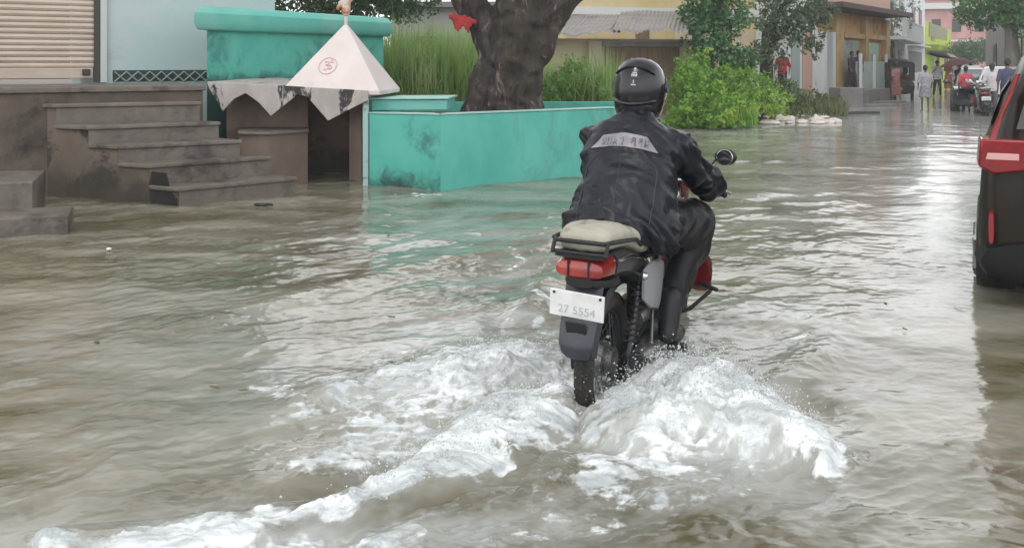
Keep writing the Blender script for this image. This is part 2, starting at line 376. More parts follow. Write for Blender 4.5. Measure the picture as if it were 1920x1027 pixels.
hl = seg([(1050, 775, 30), (960, 800, 50), (860, 858, 44), (740, 915, 36), (620, 955, 30), (480, 988, 26), (300, 1008, 24), (90, 1022, 20)], 1.5, 1.0)
hz = np.maximum(hz, (.035 + .05 * sstep(500, 950, U)) * hl); hz = np.maximum(hz, blob(920, 700, 170, 40, -6, .10)); hz = np.maximum(hz, blob(1500, 690, 120, 40, -40, .035)); hz = np.maximum(hz, blob(620, 745, 90, 26, -10, .05))
hz = np.maximum(hz, blob(560, 560, 330, 16, -14, .03)); hz = np.maximum(hz, blob(1000, 560, 60, 22, -50, .04))
hz = np.maximum(hz, blob(1085, 775, 70, 22, 0, .05))
hz -= blob(700, 880, 170, 18, -24, .04) + blob(1520, 760, 90, 24, 20, .04)
lump = fbm(X * 6 + .6 * wx, Y * 6 + .6 * wy, 4, 71, .5)
Fm = sstep(.1, .7, M)
h = h + hz * (1 + .22 * lump) + Fm * (.010 * lump + .0015 * lace2 * near + .009 * lace)
m_water, t, b = nodes_of('flood_water')
at = N(t, 'ShaderNodeAttribute', attribute_name='foam'); ge = t.nodes.new('ShaderNodeNewGeometry')
mp = t.nodes.new('ShaderNodeMapping'); t.links.new(ge.outputs['Position'], mp.inputs[0]); mp.inputs['Rotation'].default_value = (0, 0, math.radians(-32)); mp.inputs['Scale'].default_value = (.5, 1.3, 1)
n1 = noise(t, mp.outputs[0], 1.1, 6, .6, .6); mud = mixc(t, ramp(t, n1, .36, .64), (.09, .078, .036), (.25, .235, .18))
n2 = noise(t, ge.outputs['Position'], 5, 6, .7, .5)
mud = mixc(t, ramp(t, n2, .5, .75, 0, .45), mud, (.27, .265, .235))
nf = noise(t, ge.outputs['Position'], 38, 5, .7); f2 = mathn(t, 'ADD', at.outputs['Fac'], mathn(t, 'MULTIPLY', mathn(t, 'SUBTRACT', nf, .5), .4))
f2 = mathn(t, 'MULTIPLY', f2, ramp(t, at.outputs['Fac'], .0, .22)); fm = ramp(t, f2, .12, .9)
nfc = noise(t, mp.outputs[0], 7, 5, .65, .6)
am = N(t, 'ShaderNodeAttribute', attribute_name='milk_sheen'); mud = mixc(t, mathn(t, 'MULTIPLY', am.outputs['Fac'], .78), mud, (.50, .52, .51))
t.links.new(mixc(t, fm, mud, mixc(t, ramp(t, nfc, .35, .65), (.40, .43, .43), (.80, .83, .83))), b.inputs['Base Color'])
t.links.new(mathn(t, 'ADD', mathn(t, 'MULTIPLY', fm, .5), .08), b.inputs['Roughness']); b.inputs['IOR'].default_value = 1.42
mp3 = t.nodes.new('ShaderNodeMapping'); t.links.new(ge.outputs['Position'], mp3.inputs[0]); mp3.inputs['Scale'].default_value = (1, 2.2, 1); mp3.inputs['Rotation'].default_value = (0, 0, math.radians(-20))
bp = N(t, 'ShaderNodeBump', Strength=.12, Distance=.010); t.links.new(noise(t, mp3.outputs[0], 11, 6, .62, .4), bp.inputs['Height'])
bp2 = N(t, 'ShaderNodeBump', Strength=.5, Distance=.006); t.links.new(mathn(t, 'MULTIPLY', nf, at.outputs['Fac']), bp2.inputs['Height']); t.links.new(bp.outputs[0], bp2.inputs['Normal']); t.links.new(bp2.outputs[0], b.inputs['Normal'])
nxx = len(s_); i = np.arange((len(y_) - 1) * nxx).reshape(-1, nxx)[:, :-1].ravel()
me = npmesh('flood_water', np.stack([X, Y, h], 2).reshape(-1, 3), np.stack([i, i + 1, i + nxx + 1, i + nxx], 1), {'foam': foam.ravel(), 'milk_sheen': milk_sheen.ravel()})
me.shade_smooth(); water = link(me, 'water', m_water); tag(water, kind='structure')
# spray: droplets torn off the crests
rs = np.random.RandomState(5); k = np.where((foam.ravel() > .6) & (hz.ravel() > .04) & (Y.ravel() < 6))[0]
wgt = hz.ravel()[k] ** 1.6; k = rs.choice(k, 6500, p=wgt / wgt.sum()); c = np.stack([X.ravel()[k], Y.ravel()[k], h.ravel()[k]], 1)
c += np.stack([rs.randn(len(k)) * .035, rs.randn(len(k)) * .035, np.abs(rs.randn(len(k))) * .022], 1)
k2 = rs.randint(0, len(k), 1400); e = c[k2] + np.stack([rs.randn(1400) * .08, rs.randn(1400) * .08, np.abs(rs.randn(1400)) * .045], 1); c = np.concatenate([c, e])
ico = np.array([(0, 0, 1), (1, 0, 0), (0, 1, 0), (-1, 0, 0), (0, -1, 0), (0, 0, -1)]) ; icf = np.array([(0, 1, 2), (0, 2, 3), (0, 3, 4), (0, 4, 1), (5, 2, 1), (5, 3, 2), (5, 4, 3), (5, 1, 4)])
sz = .0012 + .0034 * rs.rand(len(c)) ** 2.5; st = np.stack([sz * (.7 + rs.rand(len(c))), sz * (.7 + rs.rand(len(c))), sz * (.8 + .9 * rs.rand(len(c)))], 1)
Vd = (c[:, None] + ico[None] * st[:, None]).reshape(-1, 3); Fd = (icf[None] + (np.arange(len(c)) * 6)[:, None, None]).reshape(-1, 3)
m_spray = mat('spray', (.8, .83, .84), rough=.25); me = npmesh('spray', Vd, Fd); me.shade_smooth()
tag(link(me, 'water_spray', m_spray), 'white droplets thrown up by the motorcycle wheels', 'spray', kind='stuff')

# ------------------------------------------------------------------ raised verge with plants (left of the road beyond the planter)
edge = [(1105, 330), (1180, 290), (1255, 252), (1300, 243), (1385, 229), (1470, 222), (1560, 217), (1610, 204), (1650, 190), (1690, 172), (1712, 160)]
vp = [G(*e) for e in edge]; vp = [Vector((1.2, 12.1, 0))] + vp + [Vector((40, 92, 0)), Vector((-60, 92, 0)), Vector((-60, 13.6, 0)), Vector((-2, 13.4, 0))]
mv = MB(); n = len(vp); cen = Vector((-4, 30, 0)); ins = [p + (cen - p).normalized() * .8 for p in vp]
mv.add([Vector((p.x, p.y, -.17)) for p in vp] + [Vector((p.x, p.y, .09)) for p in ins], [(i, (i + 1) % n, n + (i + 1) % n, n + i) for i in range(n)] + [tuple(range(n, 2 * n))])
verge = mv.build('verge', mat('verge_soil', (.17, .14, .1), (.26, .22, .16), 3, .9, .6, 9)); tag(verge, kind='structure')

# ------------------------------------------------------------------ shop: platform, facade, shutter
m_platf = mat('stained_plaster', (.115, .088, .065), (.18, .138, .108), 1.6, .8, .35, 18, dirt=(.04, .032, .028), dscale=1.2, dth=(.48, .64), zdirt=((.09, .075, .05), .1, .45, .6))
m_slab = mat('grey_stone', (.155, .132, .108), (.215, .185, .155), 2, .5, .4, 18, dirt=(.06, .048, .038), dscale=1.9, dth=(.46, .68))
m_side = mat('side_plaster', (.14, .108, .082), (.2, .155, .12), 1.5, .85, .3, 14, dirt=(.035, .028, .025), dscale=1.5, dth=(.50, .60), zdirt=((.05, .042, .03), .05, .5, .7))
steps = [((105, 195, 10.2), (375, 190, 10.9)), ((165, 236, 10.0), (410, 228, 10.73)), ((222, 272, 9.8), (450, 262, 10.48)), ((280, 308, 9.6), (505, 292, 10.48)), ((335, 351, 9.4), (552, 331, 10.29))]
Ls = [P(*a) for a, b in steps]; Rs = [P(*b) for a, b in steps]
PA = Vector((-9.4, 7.7)); PB = Vector((-5.50, 10.08)); PC = Vector((-4.02, 11.0)); fd = Vector((.857, .515)).normalized(); fn = Vector((-fd.y, fd.x))
platz = 1.225
plat = empty('shop_platform', (-6, 10.4, -.15), label='brown stained raised platform in front of the roller shutter shop', cat='platform')
q0 = PA; q1 = PC + fd * .26; bk = fn * 1.75
MB().prism([q0, q1, q1 + bk, q0 + bk], -.15, platz - .07).build('wall', m_platf, plat, True)
MB().prism([q0 - fn * .04, q1 - fn * .04 + fd * .03, q1 + bk + fd * .03, q0 + bk], platz - .067, platz).build('floor_slab', m_slab, plat, True, bevel=.012)
st = empty('staircase', tuple(Ls[4].xy.to_3d()), label='grey stone stairs on brown plaster going up to the shop platform', cat='stairs')
pl_, pr_ = Ls[0] + Vector((-.33, .12, 0)), Rs[0] + Vector((-.3, .15, 0))
prevL, prevR = pl_, pr_
for i, (L, R) in enumerate(zip(Ls, Rs)):
    z = (L.z + R.z) / 2
    zt = z - .05
    MB().prism([L.xy, R.xy, prevR.xy + (prevR - R).xy * .06, prevL.xy + (prevL - L).xy * .06], -.15, zt - .0015 * i).build('step_block', m_side, st, True)
    a = (R - L).xy.normalized(); nb = Vector((a.y, -a.x)) * .035
    MB().prism([L.xy + nb - a * .02, R.xy + nb + a * .02, prevR.xy + nb * .8 + a * .02, prevL.xy + nb * .8 - a * .02], zt + .003, z).build('tread', m_slab, st, True, bevel=.012)
    MB().prism([L.xy + nb * .12 + a * .004, R.xy + nb * .12, R.xy + nb * .03, L.xy + nb * .03 + a * .004], -.15, zt + .001).build('riser', m_slab, st, True)
    prevL, prevR = L, R
s5, s4 = Ls[4].xy, Ls[3].xy; dv = (s5 - s4).normalized(); ov = Vector((dv.y, -dv.x)) * .012
if ov.x > 0: ov = -ov
MB().extr([Vector((*(s4.lerp(s5, .12) + ov), -.15)), Vector((*(s5.lerp(s4, .03) + ov), -.15)), Vector((*(s5.lerp(s4, .05) + ov), .09)), Vector((*(s4.lerp(s5, .75) + ov), .15)), Vector((*(s4.lerp(s5, .6) + ov), .352)), Vector((*(s4.lerp(s5, .1) + ov), .352)), Vector((*(s4.lerp(s5, .02) + ov), .2))], -ov.to_3d() * .9).build('hollow_shade', mat('hollow_shade_black', (.012, .010, .009), (.03, .024, .02), 4, .9), st, True)  # near-black slab set on the face, painting the shade inside a hollow
# low steps at the left edge
ls = empty('corner_steps', (-4.6, 8.2, -.15), label='two low pale stone steps standing in the water, leftmost in the photo', cat='steps')
a = Vector((.93, .36)); nn = Vector((-.36, .93))
c0 = G(128, 440).xy; MB().prism([c0 - a * 3.2, c0, c0 + nn * .55, c0 - a * 3.2 + nn * .55], -.15, .175).build('lower_step', m_slab, ls, True, bevel=.015)
c1 = G(60, 428).xy + nn * .05; MB().prism([c1 - a * 3, c1, c1 + nn * 1.0, c1 - a * 3 + nn * 1.0], -.15, .42).build('upper_step', m_slab, ls, True, bevel=.015)

m_pale = mat('pale_blue_wall', (.52, .68, .68), (.62, .70, .70), .9, .75, .12, 30, dirt=(.36, .48, .46), dscale=1.2, dth=(.55, .8))
m_frame = mat('dark_metal_frame', (.045, .04, .04), rough=.5)
m_shut = mat('cream_shutter', (.62, .50, .41), (.70, .58, .48), 2.5, .5, .05, 20, dirt=(.4, .31, .26), dscale=3, dth=(.6, .85), metal=.1, stretch=(.6, .6, 3))
shop = empty('shop_building', (-5, 13, 0), label='pale blue shop building with roller shutter on the left', cat='building')
f0 = Vector((-5.745, 12.6)) # facade corner where shutter meets wall  (photo column ~185)
def fpt(t, off=0): return f0 + fd * t + fn * off
wall_end = 2.47
MB().prism([fpt(.1), fpt(wall_end), fpt(wall_end, 5), fpt(.1, 5)], platz + .02 - 1.3, 5.2).build('wall', m_pale, shop, True)
MB().prism([fpt(-6), fpt(.1), fpt(.1, 5), fpt(-6, 5)], 3.6, 5.2).build('wall_above_shutter', m_pale, shop, True)
MB().prism([fpt(.02, -.05), fpt(.1, -.05), fpt(.1, .3), fpt(.02, .3)], platz + .003, 3.6).build('pillar_edge', mat('white_edge', (.66, .7, .68), rough=.7), shop, True)
MB().prism([fpt(-.06, -.03), fpt(.018, -.03), fpt(.018, .06), fpt(-.06, .06)], platz + .004, 3.6).build('shutter_guide', m_frame, shop, True)
MB().prism([fpt(-6, 3.5), fpt(-.05, 3.5), fpt(-.05, 3.6), fpt(-6, 3.6)], platz, 3.6).build('inner_wall', m_frame, shop, True)
sh = MB(); z = platz + .2
while z < 3.6:
    prof = [(0, 0), (-.012, .012), (-.02, .035), (-.012, .062), (0, .075)]
    sh.loft([[Vector((*fpt(tt, .03 + o), z + dz)) for o, dz in prof] + [Vector((*fpt(tt, .05), z + .075)), Vector((*fpt(tt, .05), z))] for tt in (-6, -.06)]); z += .078
rsh = sh.build('roller_shutter', m_shut, shop, True)
MB().prism([fpt(-6, -.01), fpt(-.07, -.01), fpt(-.07, .03), fpt(-6, .03)], platz + .06, platz + .2).build('shutter_bottom_rail', m_shut, shop, True, bevel=.008)
MB().box(-.05, .05, -.02, .02, 0, .09, Matrix.Translation((*fpt(-.16, -.04), platz + .1)) @ Matrix.Rotation(math.atan2(fd.y, fd.x), 4, 'Z')).build('padlock', m_frame, shop, True, bevel=.01)
# lattice strip at the wall foot
lat = MB(); z0, z1 = platz + .01, platz + .15
nn_ = 9
for i in range(nn_):
    ta = .2 + i * .155
    for sg in (0, 1):
        p = fpt(ta + (.155 if sg else 0), -.035); q = fpt(ta + (0 if sg else .155), -.035)
        lat.tube([(p.x, p.y, z0), (q.x, q.y, z1)], .011, 5)
MB().prism([fpt(.18, -.012), fpt(.2 + nn_ * .155, -.012), fpt(.2 + nn_ * .155, -.002), fpt(.18, -.002)], z0, z1 + .02).build('lattice_recess', mat('dark_recess', (.05, .07, .07), rough=.9), shop, True)
lat.build('lattice', mat('lattice_grey', (.34, .4, .38), rough=.8), shop, True)

# turquoise parapet block with rounded coping
m_turq = mat('turquoise_paint', (.08, .50, .40), (.13, .60, .48), 1.2, .65, .3, 16, dirt=(.06, .30, .25), dscale=2.0, dth=(.5, .72), zdirt=((.02, .06, .055), .0, .22, .5))
m_turq2 = mat('turquoise_paint_light', (.13, .57, .47), (.22, .62, .53), 1.5, .6, .1, 30, dirt=(.12, .34, .3), dscale=2, dth=(.58, .8))
tq = empty('water_tank', (-3.2, 13, 1.2), label='turquoise painted masonry tank with rounded top behind the white pyramid', cat='tank')
ta, tb = P(388, 152, 12.0).xy, P(719, 152, 15.0).xy; td = (tb - ta).normalized(); tn = Vector((-td.y, td.x))
MB().prism([ta, tb, tb + tn * .5, ta + tn * .5 + td * 1.0], .1, 1.98).build('wall', m_turq, tq, True)
z_ = 2.0; cp = []
for tt in (-.03, (tb - ta).length + .03):
    ring = []
    for o, dz in ((-.13, -.05), (-.16, .03), (-.15, .15), (-.08, .225), (.02, .25), (.25, .26), (.5, .24), (.5, -.07), (-.1, -.07)):
        p = ta + td * (tt + (1.9 * o if tt < 1 else 0)) + tn * o; ring.append(Vector((p.x, p.y, z_ + dz)))
    cp.append(ring)
MB().loft(cp).build('coping', m_turq2, tq, True, smooth=True)

# shrine: saw-tooth canopy, pyramid, walls, post
m_plast = mat('white_plaster', (.44, .40, .375), (.58, .53, .50), 3, .75, .3, 25, dirt=(.035, .032, .032), dscale=3.0, dth=(.54, .60), stretch=(1, 1, .45))
m_pyr = mat('pinkish_white_paint', (.80, .70, .67), (.86, .78, .75), 2, .6, .2, 14, dirt=(.74, .56, .53), dscale=2.5, dth=(.5, .8))
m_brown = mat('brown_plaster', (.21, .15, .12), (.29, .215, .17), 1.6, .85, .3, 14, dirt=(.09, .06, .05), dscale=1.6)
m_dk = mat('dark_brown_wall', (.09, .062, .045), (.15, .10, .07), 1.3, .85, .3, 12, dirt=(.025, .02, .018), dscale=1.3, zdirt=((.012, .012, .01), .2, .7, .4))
m_red = mat('red_mark', (.84, .55, .53), rough=.6)
shr = empty('shrine', (-2.6, 11.6, -.15), label='small shrine with white pyramid roof and stained saw tooth canopy', cat='shrine')
e0, e1 = P(388, 153, 11.4), P(692, 170, 11.05); ex = (e1 - e0).normalized()
def ep(px):   # along the canopy front by photo column
    t = (px - 388) / 304.; return e0.lerp(e1, t)
top = [(388, 0), (690, 0)]; saw = [(690, .12), (655, .25), (617, .40), (578, .12), (560, .1), (510, .385), (486, .22), (462, .12), (440, .2), (418, .36), (403, .2), (390, .07)]
poly = [ep(a) - Vector((0, 0, z)) for a, z in top + saw]
MB().extr(poly, (0, .05, 0)).build('saw_tooth_fascia', m_plast, shr, True, bevel=.006)
MB().add([e0 + Vector((0, .055, -.005)), e1 + Vector((0, .055, -.005)), e1 + Vector((.1, 1.7, .03)), e0 + Vector((.3, 1.7, .03))] + [e0 + Vector((0, .055, -.08)), e1 + Vector((0, .055, -.08)), e1 + Vector((.1, 1.7, -.08)), e0 + Vector((.3, 1.7, -.08))], [(0, 1, 2, 3), (7, 6, 5, 4), (0, 4, 5, 1), (1, 5, 6, 2), (2, 6, 7, 3), (3, 7, 4, 0)]).build('canopy_slab', m_plast, shr, True)
MB().prism([P(425, 0, 11.9).xy, P(577, 0, 11.9).xy, P(577, 0, 13).xy, P(425, 0, 13).xy], -.15, 1.1).build('side_wall', m_brown, shr, True)
MB().prism([P(448, 0, 11.1).xy, P(505, 0, 11.0).xy, P(577, 0, 11.45).xy, P(577, 0, 11.88).xy, P(448, 0, 11.88).xy], -.15, .62).build('ledge', m_brown, shr, True)
MB().prism([P(446, 0, 11.06).xy, P(505, 0, 10.95).xy, P(579, 0, 11.42).xy, P(579, 0, 11.9).xy, P(446, 0, 11.9).xy], .623, .66).build('ledge_top', m_slab, shr, True, bevel=.01)
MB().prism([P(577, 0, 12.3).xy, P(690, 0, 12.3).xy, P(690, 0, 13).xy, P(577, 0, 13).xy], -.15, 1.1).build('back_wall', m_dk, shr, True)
MB().prism([P(655, 0, 11.7).xy, P(678, 0, 11.5).xy, P(678, 0, 12.28).xy, P(655, 0, 12.28).xy], -.15, 1.08).build('inner_side_wall', m_brown, shr, True)
MB().box(-.035, .035, -.035, .035, -.15, 1.1, Matrix.Translation((P(685, 0, 11.08).x, 11.12, 0))).build('post', mat('pale_post', (.40, .58, .54), rough=.7, dirt=(.1, .12, .11), dscale=3), shr, True, bevel=.008)
pc = P(650, 0, 11.75); bz = 1.155; hw = .60; ang = math.radians(-9)
bs = [Vector((pc.x + hw * (cx * math.cos(ang) - cy * math.sin(ang)), pc.y + hw * (cx * math.sin(ang) + cy * math.cos(ang)), bz)) for cx, cy in ((-1.08, -1), (1.05, -1), (.9, 1), (-.9, 1))]
apex = Vector((pc.x, pc.y - .05, 2.02))
lowr = [p - Vector((0, 0, .05)) for p in bs]; tp = [apex + (p - apex) * .03 for p in bs]
pyr = MB().loft([lowr, bs, tp]).build('pyramid_roof', m_pyr, shr, True, bevel=.01)
fc = (bs[0] + bs[1] + apex) / 3; fx = (bs[1] - bs[0]).normalized(); fz = (apex - (bs[0] + bs[1]) / 2).normalized(); fnn = fx.cross(fz).normalized()
fc = fc - fx * .10 + fz * .02 + fnn * .004
sign = MB().tube([fc + fx * .115 * math.cos(a) + fz * .12 * math.sin(a) for a in np.linspace(0, 2 * math.pi, 28)[:-1]], .007, 5, closed=True)
om = [[(.025, .085), (.035, .09), (.04, .08)], [(-.05, .05), (-.02, .065), (.01, .05), (.0, .02), (-.025, .008), (.005, -.005), (.015, -.035), (-.01, -.06), (-.045, -.05)], [(.005, .0), (.03, .012), (.05, -.01), (.045, -.045), (.025, -.05)], [(.02, .06), (.04, .048), (.06, .06)]]
for ln in om: sign.tube([fc + fx * a + fz * b_ for a, b_ in ln], .0085, 5)
sign.build('painted_sign', m_red, shr, True)
fin = MB().cap(apex - Vector((0, 0, .03)), apex + Vector((0, 0, .09)), .025, .02).ell(apex + Vector((0, 0, .12)), (.05, .05, .04))
fin.build('finial_base', m_pyr, shr, True, smooth=True)
idol = organic(MB().cap(apex + Vector((0, 0, .14)), apex + Vector((.02, 0, .3)), .06, .045).ell(apex + Vector((.03, 0, .38)), (.045, .045, .055)).cap(apex + Vector((-.05, 0, .28)), apex + Vector((-.1, -.03, .18)), .025).cap(apex + Vector((.07, 0, .29)), apex + Vector((.12, -.02, .36)), .025), .012, 3)
link(idol, 'finial_figure', mat('orange_white_paint', (.55, .2, .06), (.75, .68, .6), 9, .5), shr, True, smooth=180)

# ------------------------------------------------------------------ planter and banyan-like tree
pt = empty('planter', (0, 12, -.15), label='long turquoise walled planter around the big tree trunk', cat='planter')
A, Bc, C, D, E = G(692, 348).xy, G(826, 355).xy, G(1152, 324).xy, Vector((2.2, 14.6)), Vector((-1.9, 14.4))
loop = [A, Bc, C, D, E]; cen2 = Vector((0, 12.9))
m_pl = mat('turquoise_planter', (.085, .50, .41), (.14, .60, .50), 1.4, .65, .35, 16, dirt=(.09, .34, .30), dscale=1.6, dth=(.5, .74), stretch=(1, 1, .55))
m_pl2 = mat('turquoise_planter_grimy', (.075, .47, .38), (.11, .55, .45), 1.1, .6, .12, 26, dirt=(.05, .24, .21), dscale=1.7, dth=(.52, .7), zdirt=((.006, .012, .011), .02, .42, .95))
for i in range(5):
    p, q = loop[i], loop[(i + 1) % 5]; w = (q - p).normalized(); nn2 = Vector((-w.y, w.x)) * .14
    if i == 2: p = p + w * .0
    zt = .88
    MB().prism([p, q, q + nn2 + (w * -.05), p + nn2 + w * .05], -.15, zt).build('wall', m_pl2 if i == 0 else m_pl, pt, True, bevel=.012)
rim = MB()
for i in (0, 1):
    p, q = loop[i], loop[(i + 1) % 5]; w = (q - p).normalized(); nn2 = Vector((-w.y, w.x))
    rim.prism([p - nn2 * .012, q - nn2 * .012, q + nn2 * .15, p + nn2 * .15], .883, .897)
rim.build('worn_rim', mat('worn_rim', (.36, .66, .58), (.5, .72, .66), 6, .6), pt, True)
inner = [p + (cen2 - p).normalized() * .16 for p in loop]
MB().prism(inner, -.1, .74).build('soil', mat('planter_soil', (.10, .07, .05), (.16, .11, .08), 5, .9, .6, 12), pt, True)
bt = empty('turquoise_bench', (-1.3, 11.6, .88), label='low turquoise block with white rim on the left end of the planter', cat='bench')
b0, b1 = P(696, 0, 11.35).xy, P(838, 0, 11.5).xy
MB().prism([b0, b1, b1 + Vector((.06, .75)), b0 + Vector((-.02, .75))], .9, 1.035).build('block', m_turq2, bt, True, bevel=.01)
MB().prism([b0 - Vector((.02, .03)), b1 + Vector((.03, -.03)), b1 + Vector((.09, .78)), b0 + Vector((-.04, .78))], 1.037, 1.065).build('top', mat('bench_rim', (.30, .64, .56), (.5, .72, .66), 5, .6), bt, True, bevel=.01)
m_hole = mat('dark_hole', (.02, .05, .045), rough=.9)
for px in (762, 785, 803): MB().ell((P(px, 0, 11.4).x, 11.4 + (px - 696) * .001, .975), (.022, .015, .02 if px != 785 else .012)).build('hole', m_hole, bt, True)

# tree
def bark_tube(mb, pts, rad, n=40, seed=0, amp=.12):
    pts = [Vector(p) for p in pts]; m = len(pts); K = 16; P2 = []; R2 = []
    for i in range(m - 1):
        for k in range(K):
            t_ = k / K; p0 = pts[max(i - 1, 0)]; p1 = pts[i]; p2 = pts[i + 1]; p3 = pts[min(i + 2, m - 1)]
            q = .5 * ((2 * p1) + (p2 - p0) * t_ + (2 * p0 - 5 * p1 + 4 * p2 - p3) * t_ * t_ + (3 * p1 - p0 - 3 * p2 + p3) * t_ ** 3); P2.append(q); R2.append(rad[i] + (rad[i + 1] - rad[i]) * t_)
    P2.append(pts[-1]); R2.append(rad[-1]); rings = []
    for i, p in enumerate(P2):
        t = (P2[min(i + 1, len(P2) - 1)] - P2[max(i - 1, 0)]).normalized(); a = t.cross(Vector((0, 1, 0))).normalized(); b2 = a.cross(t).normalized(); ring = []
        for k in range(n):
            an = 2 * math.pi * k / n; nz = float(fbm(np.array([an * 1.7 + i * .015 * math.sin(an) + seed]), np.array([i * .11 + seed]), 4, seed)[0])
            fl = abs(math.sin(an * 2.5 + seed + i * .03)) - .5
            r = R2[i] * (1 + amp * nz * 1.9 + amp * 1.0 * fl); ring.append(p + (a * math.cos(an) + b2 * math.sin(an)) * r)
        rings.append(ring)
    mb.loft(rings); return mb
m_bark, t, b = nodes_of('bark')
tc = t.nodes.new('ShaderNodeTexCoord'); mp = t.nodes.new('ShaderNodeMapping'); mp.inputs['Scale'].default_value = (5, 5, 1.1); mp.inputs['Rotation'].default_value = (0, .18, 0); t.links.new(tc.outputs['Object'], mp.inputs[0])
nb_ = noise(t, mp.outputs[0], 1.6, 8, .68, 1.2); nb2 = noise(t, mp.outputs[0], .6, 3); c1 = mixc(t, ramp(t, nb_, .35, .6), (.009, .007, .006), (.05, .036, .031)); c1 = mixc(t, ramp(t, nb_, .58, .66), c1, (.20, .155, .13)); c1 = mixc(t, ramp(t, nb2, .5, .62, 0, .6), c1, (.035, .03, .015))
t.links.new(c1, b.inputs['Base Color']); b.inputs['Roughness'].default_value = .8; bp = N(t, 'ShaderNodeBump', Strength=.9, Distance=.05); t.links.new(nb_, bp.inputs['Height']); t.links.new(bp.outputs[0], b.inputs['Normal'])
tr = empty('big_tree', tuple(P(940, 200, 12.7).xy.to_3d() + Vector((0, 0, .74))), label='thick dark forked tree trunk rising from the turquoise planter', cat='tree')
mb = MB()
def tp_(px, py, dd=12.7): return P(px, py, dd)
bark_tube(mb, [tp_(945, 230), tp_(942, 190), tp_(958, 120), tp_(975, 55), tp_(985, 0), tp_(1010, -60)], [.60, .47, .43, .43, .36, .28], 44, 1)
bark_tube(mb, [tp_(890, 230, 12.5), tp_(905, 170, 12.55), tp_(922, 110, 12.6), tp_(905, 40, 12.7), tp_(872, -15, 12.7), tp_(825, -90, 12.8), tp_(760, -230, 13)], [.22, .19, .18, .22, .23, .19, .13], 30, 4)
bark_tube(mb, [tp_(985, 225, 12.6), tp_(985, 150, 12.6), tp_(1010, 80, 12.6), tp_(1040, 15, 12.6), tp_(1095, -40, 12.6), tp_(1180, -110, 12.6), tp_(1300, -200, 12.4)], [.26, .23, .24, .24, .21, .18, .12], 30, 7)
bark_tube(mb, [tp_(975, 40, 12.8), tp_(965, -30, 12.9), tp_(950, -140, 13), tp_(990, -330, 13.3)], [.3, .26, .2, .12], 26, 9)
bark_tube(mb, [tp_(1030, 20, 12.8), tp_(1060, -120, 13.1), tp_(1040, -300, 13.6)], [.26, .2, .12], 26, 12)
trunk = link(organic(mb, .028, 1), 'trunk', m_bark, tr, True, smooth=180, fix=False)
bz_ = lambda px, py, d, r: (*P(px, py, d), r, r, r * .7)
m_leaf_dk = leafmat('dark_leaves', (.022, .055, .018), (.06, .12, .03))
foliage('crown', [bz_(760, -300, 13, 1.1), bz_(960, -420, 13.4, 1.3), bz_(1200, -290, 12.6, 1.2), bz_(1080, -420, 14, 1.3), bz_(860, -470, 12, 1.0), bz_(1320, -330, 13, 1.0)], 9000, .13, m_leaf_dk, tr, 3)
rib = MB(); p0 = tp_(868, 42, 12.42)
rs2 = random.Random(3)
for k in range(7):
    a0 = p0 + Vector((-.12 + .035 * k, .0, .05 + .02 * math.sin(k * 2))); rib.cap(a0, a0 + Vector((.02, -.02, -.14 - .05 * math.sin(k * 1.7))), .035, .014)
rib.cap(p0 + Vector((-.15, .02, .08)), p0 + Vector((.15, .02, .0)), .05, .04)
tag(link(organic(rib, .012, 2), 'red_cloth', mat('red_cloth', (.45, .03, .03), (.3, .02, .02), 8, .8), smooth=180), 'red cloth tied round the left fork of the big tree', 'cloth')

# ------------------------------------------------------------------ vegetation behind the planter
rs = np.random.RandomState(11)
m_grass = leafmat('tall_grass', (.15, .28, .06), (.32, .44, .14), (.40, .46, .22))
def grasspatch(name, poly, n, h, w, zb, seed, lean=.35, label=None, m=None, seg=4):
    r_ = np.random.RandomState(seed); k = r_.rand(n, 2); (x0, d0), (x1, d1) = poly
    d = d0 + (d1 - d0) * k[:, 1]; px = x0 + (x1 - x0) * k[:, 0]; C = np.stack([(px - 960) * d / F, d, np.full(n, zb)], 1)
    hh = h(px) if callable(h) else h
    hh = hh * (1 + .12 * pn(C[:, 0] * 1.5, C[:, 1] * 1.5, seed))
    V, Q, K = blades(C, hh, w, r_, lean, seg); me = npmesh(name, V, Q, {'var': np.repeat(np.clip(.5 + .5 * r_.randn(n) * .6, 0, 1), K)})
    return tag(link(me, name, m or m_grass), label, 'grass', kind='stuff')
grasspatch('tall_grass', ((690, 15.4), (900, 18.2)), 5200, 2.05, .030, .08, 2, .35, 'tall pale green reeds behind the turquoise tank and tree')
grasspatch('wild_grass', ((1000, 15.3), (1215, 17.2)), 3200, lambda p: np.where(p < 1160, 1.55, .75), .028, .08, 3, .5, 'wild grass between the tree trunk and the helmet')
m_shrub = leafmat('bright_leaves', (.08, .22, .02), (.25, .45, .06), (.38, .50, .09))
m_shrub2 = leafmat('weed_leaves', (.07, .12, .035), (.16, .22, .08), (.2, .2, .1))
m_shrub3 = leafmat('mid_leaves', (.10, .23, .04), (.22, .36, .09))
def plant(name, label, cat, blobs, n, size, m, seed, stem=True, group=None, zb=.05, stems=4):
    c = Vector(blobs[0][:3]); r = empty(name, (c.x, c.y, zb), label=label, cat=cat, group=group)
    foliage('foliage', blobs, n, size, m, r, seed, zmin=zb)
    if stem:
        R_ = random.Random(seed)
        for k in range(stems):
            q = MB()
            b_ = blobs[k % len(blobs)]; e = Vector(b_[:3]) + Vector((R_.uniform(-.3, .3) * b_[3], R_.uniform(-.3, .3) * b_[4], .2 * b_[5])); s0 = Vector((e.x * .5 + c.x * .5, e.y * .5 + c.y * .5, zb - .05))
            q.tube([s0, s0.lerp(e, .5) + Vector((R_.uniform(-.08, .08), 0, 0)), e], [.03, .022, .01], 6)
            q.build('stem', m_stem, r, True)
    return r
m_stem = mat('stem_bark', (.10, .075, .05), rough=.9)
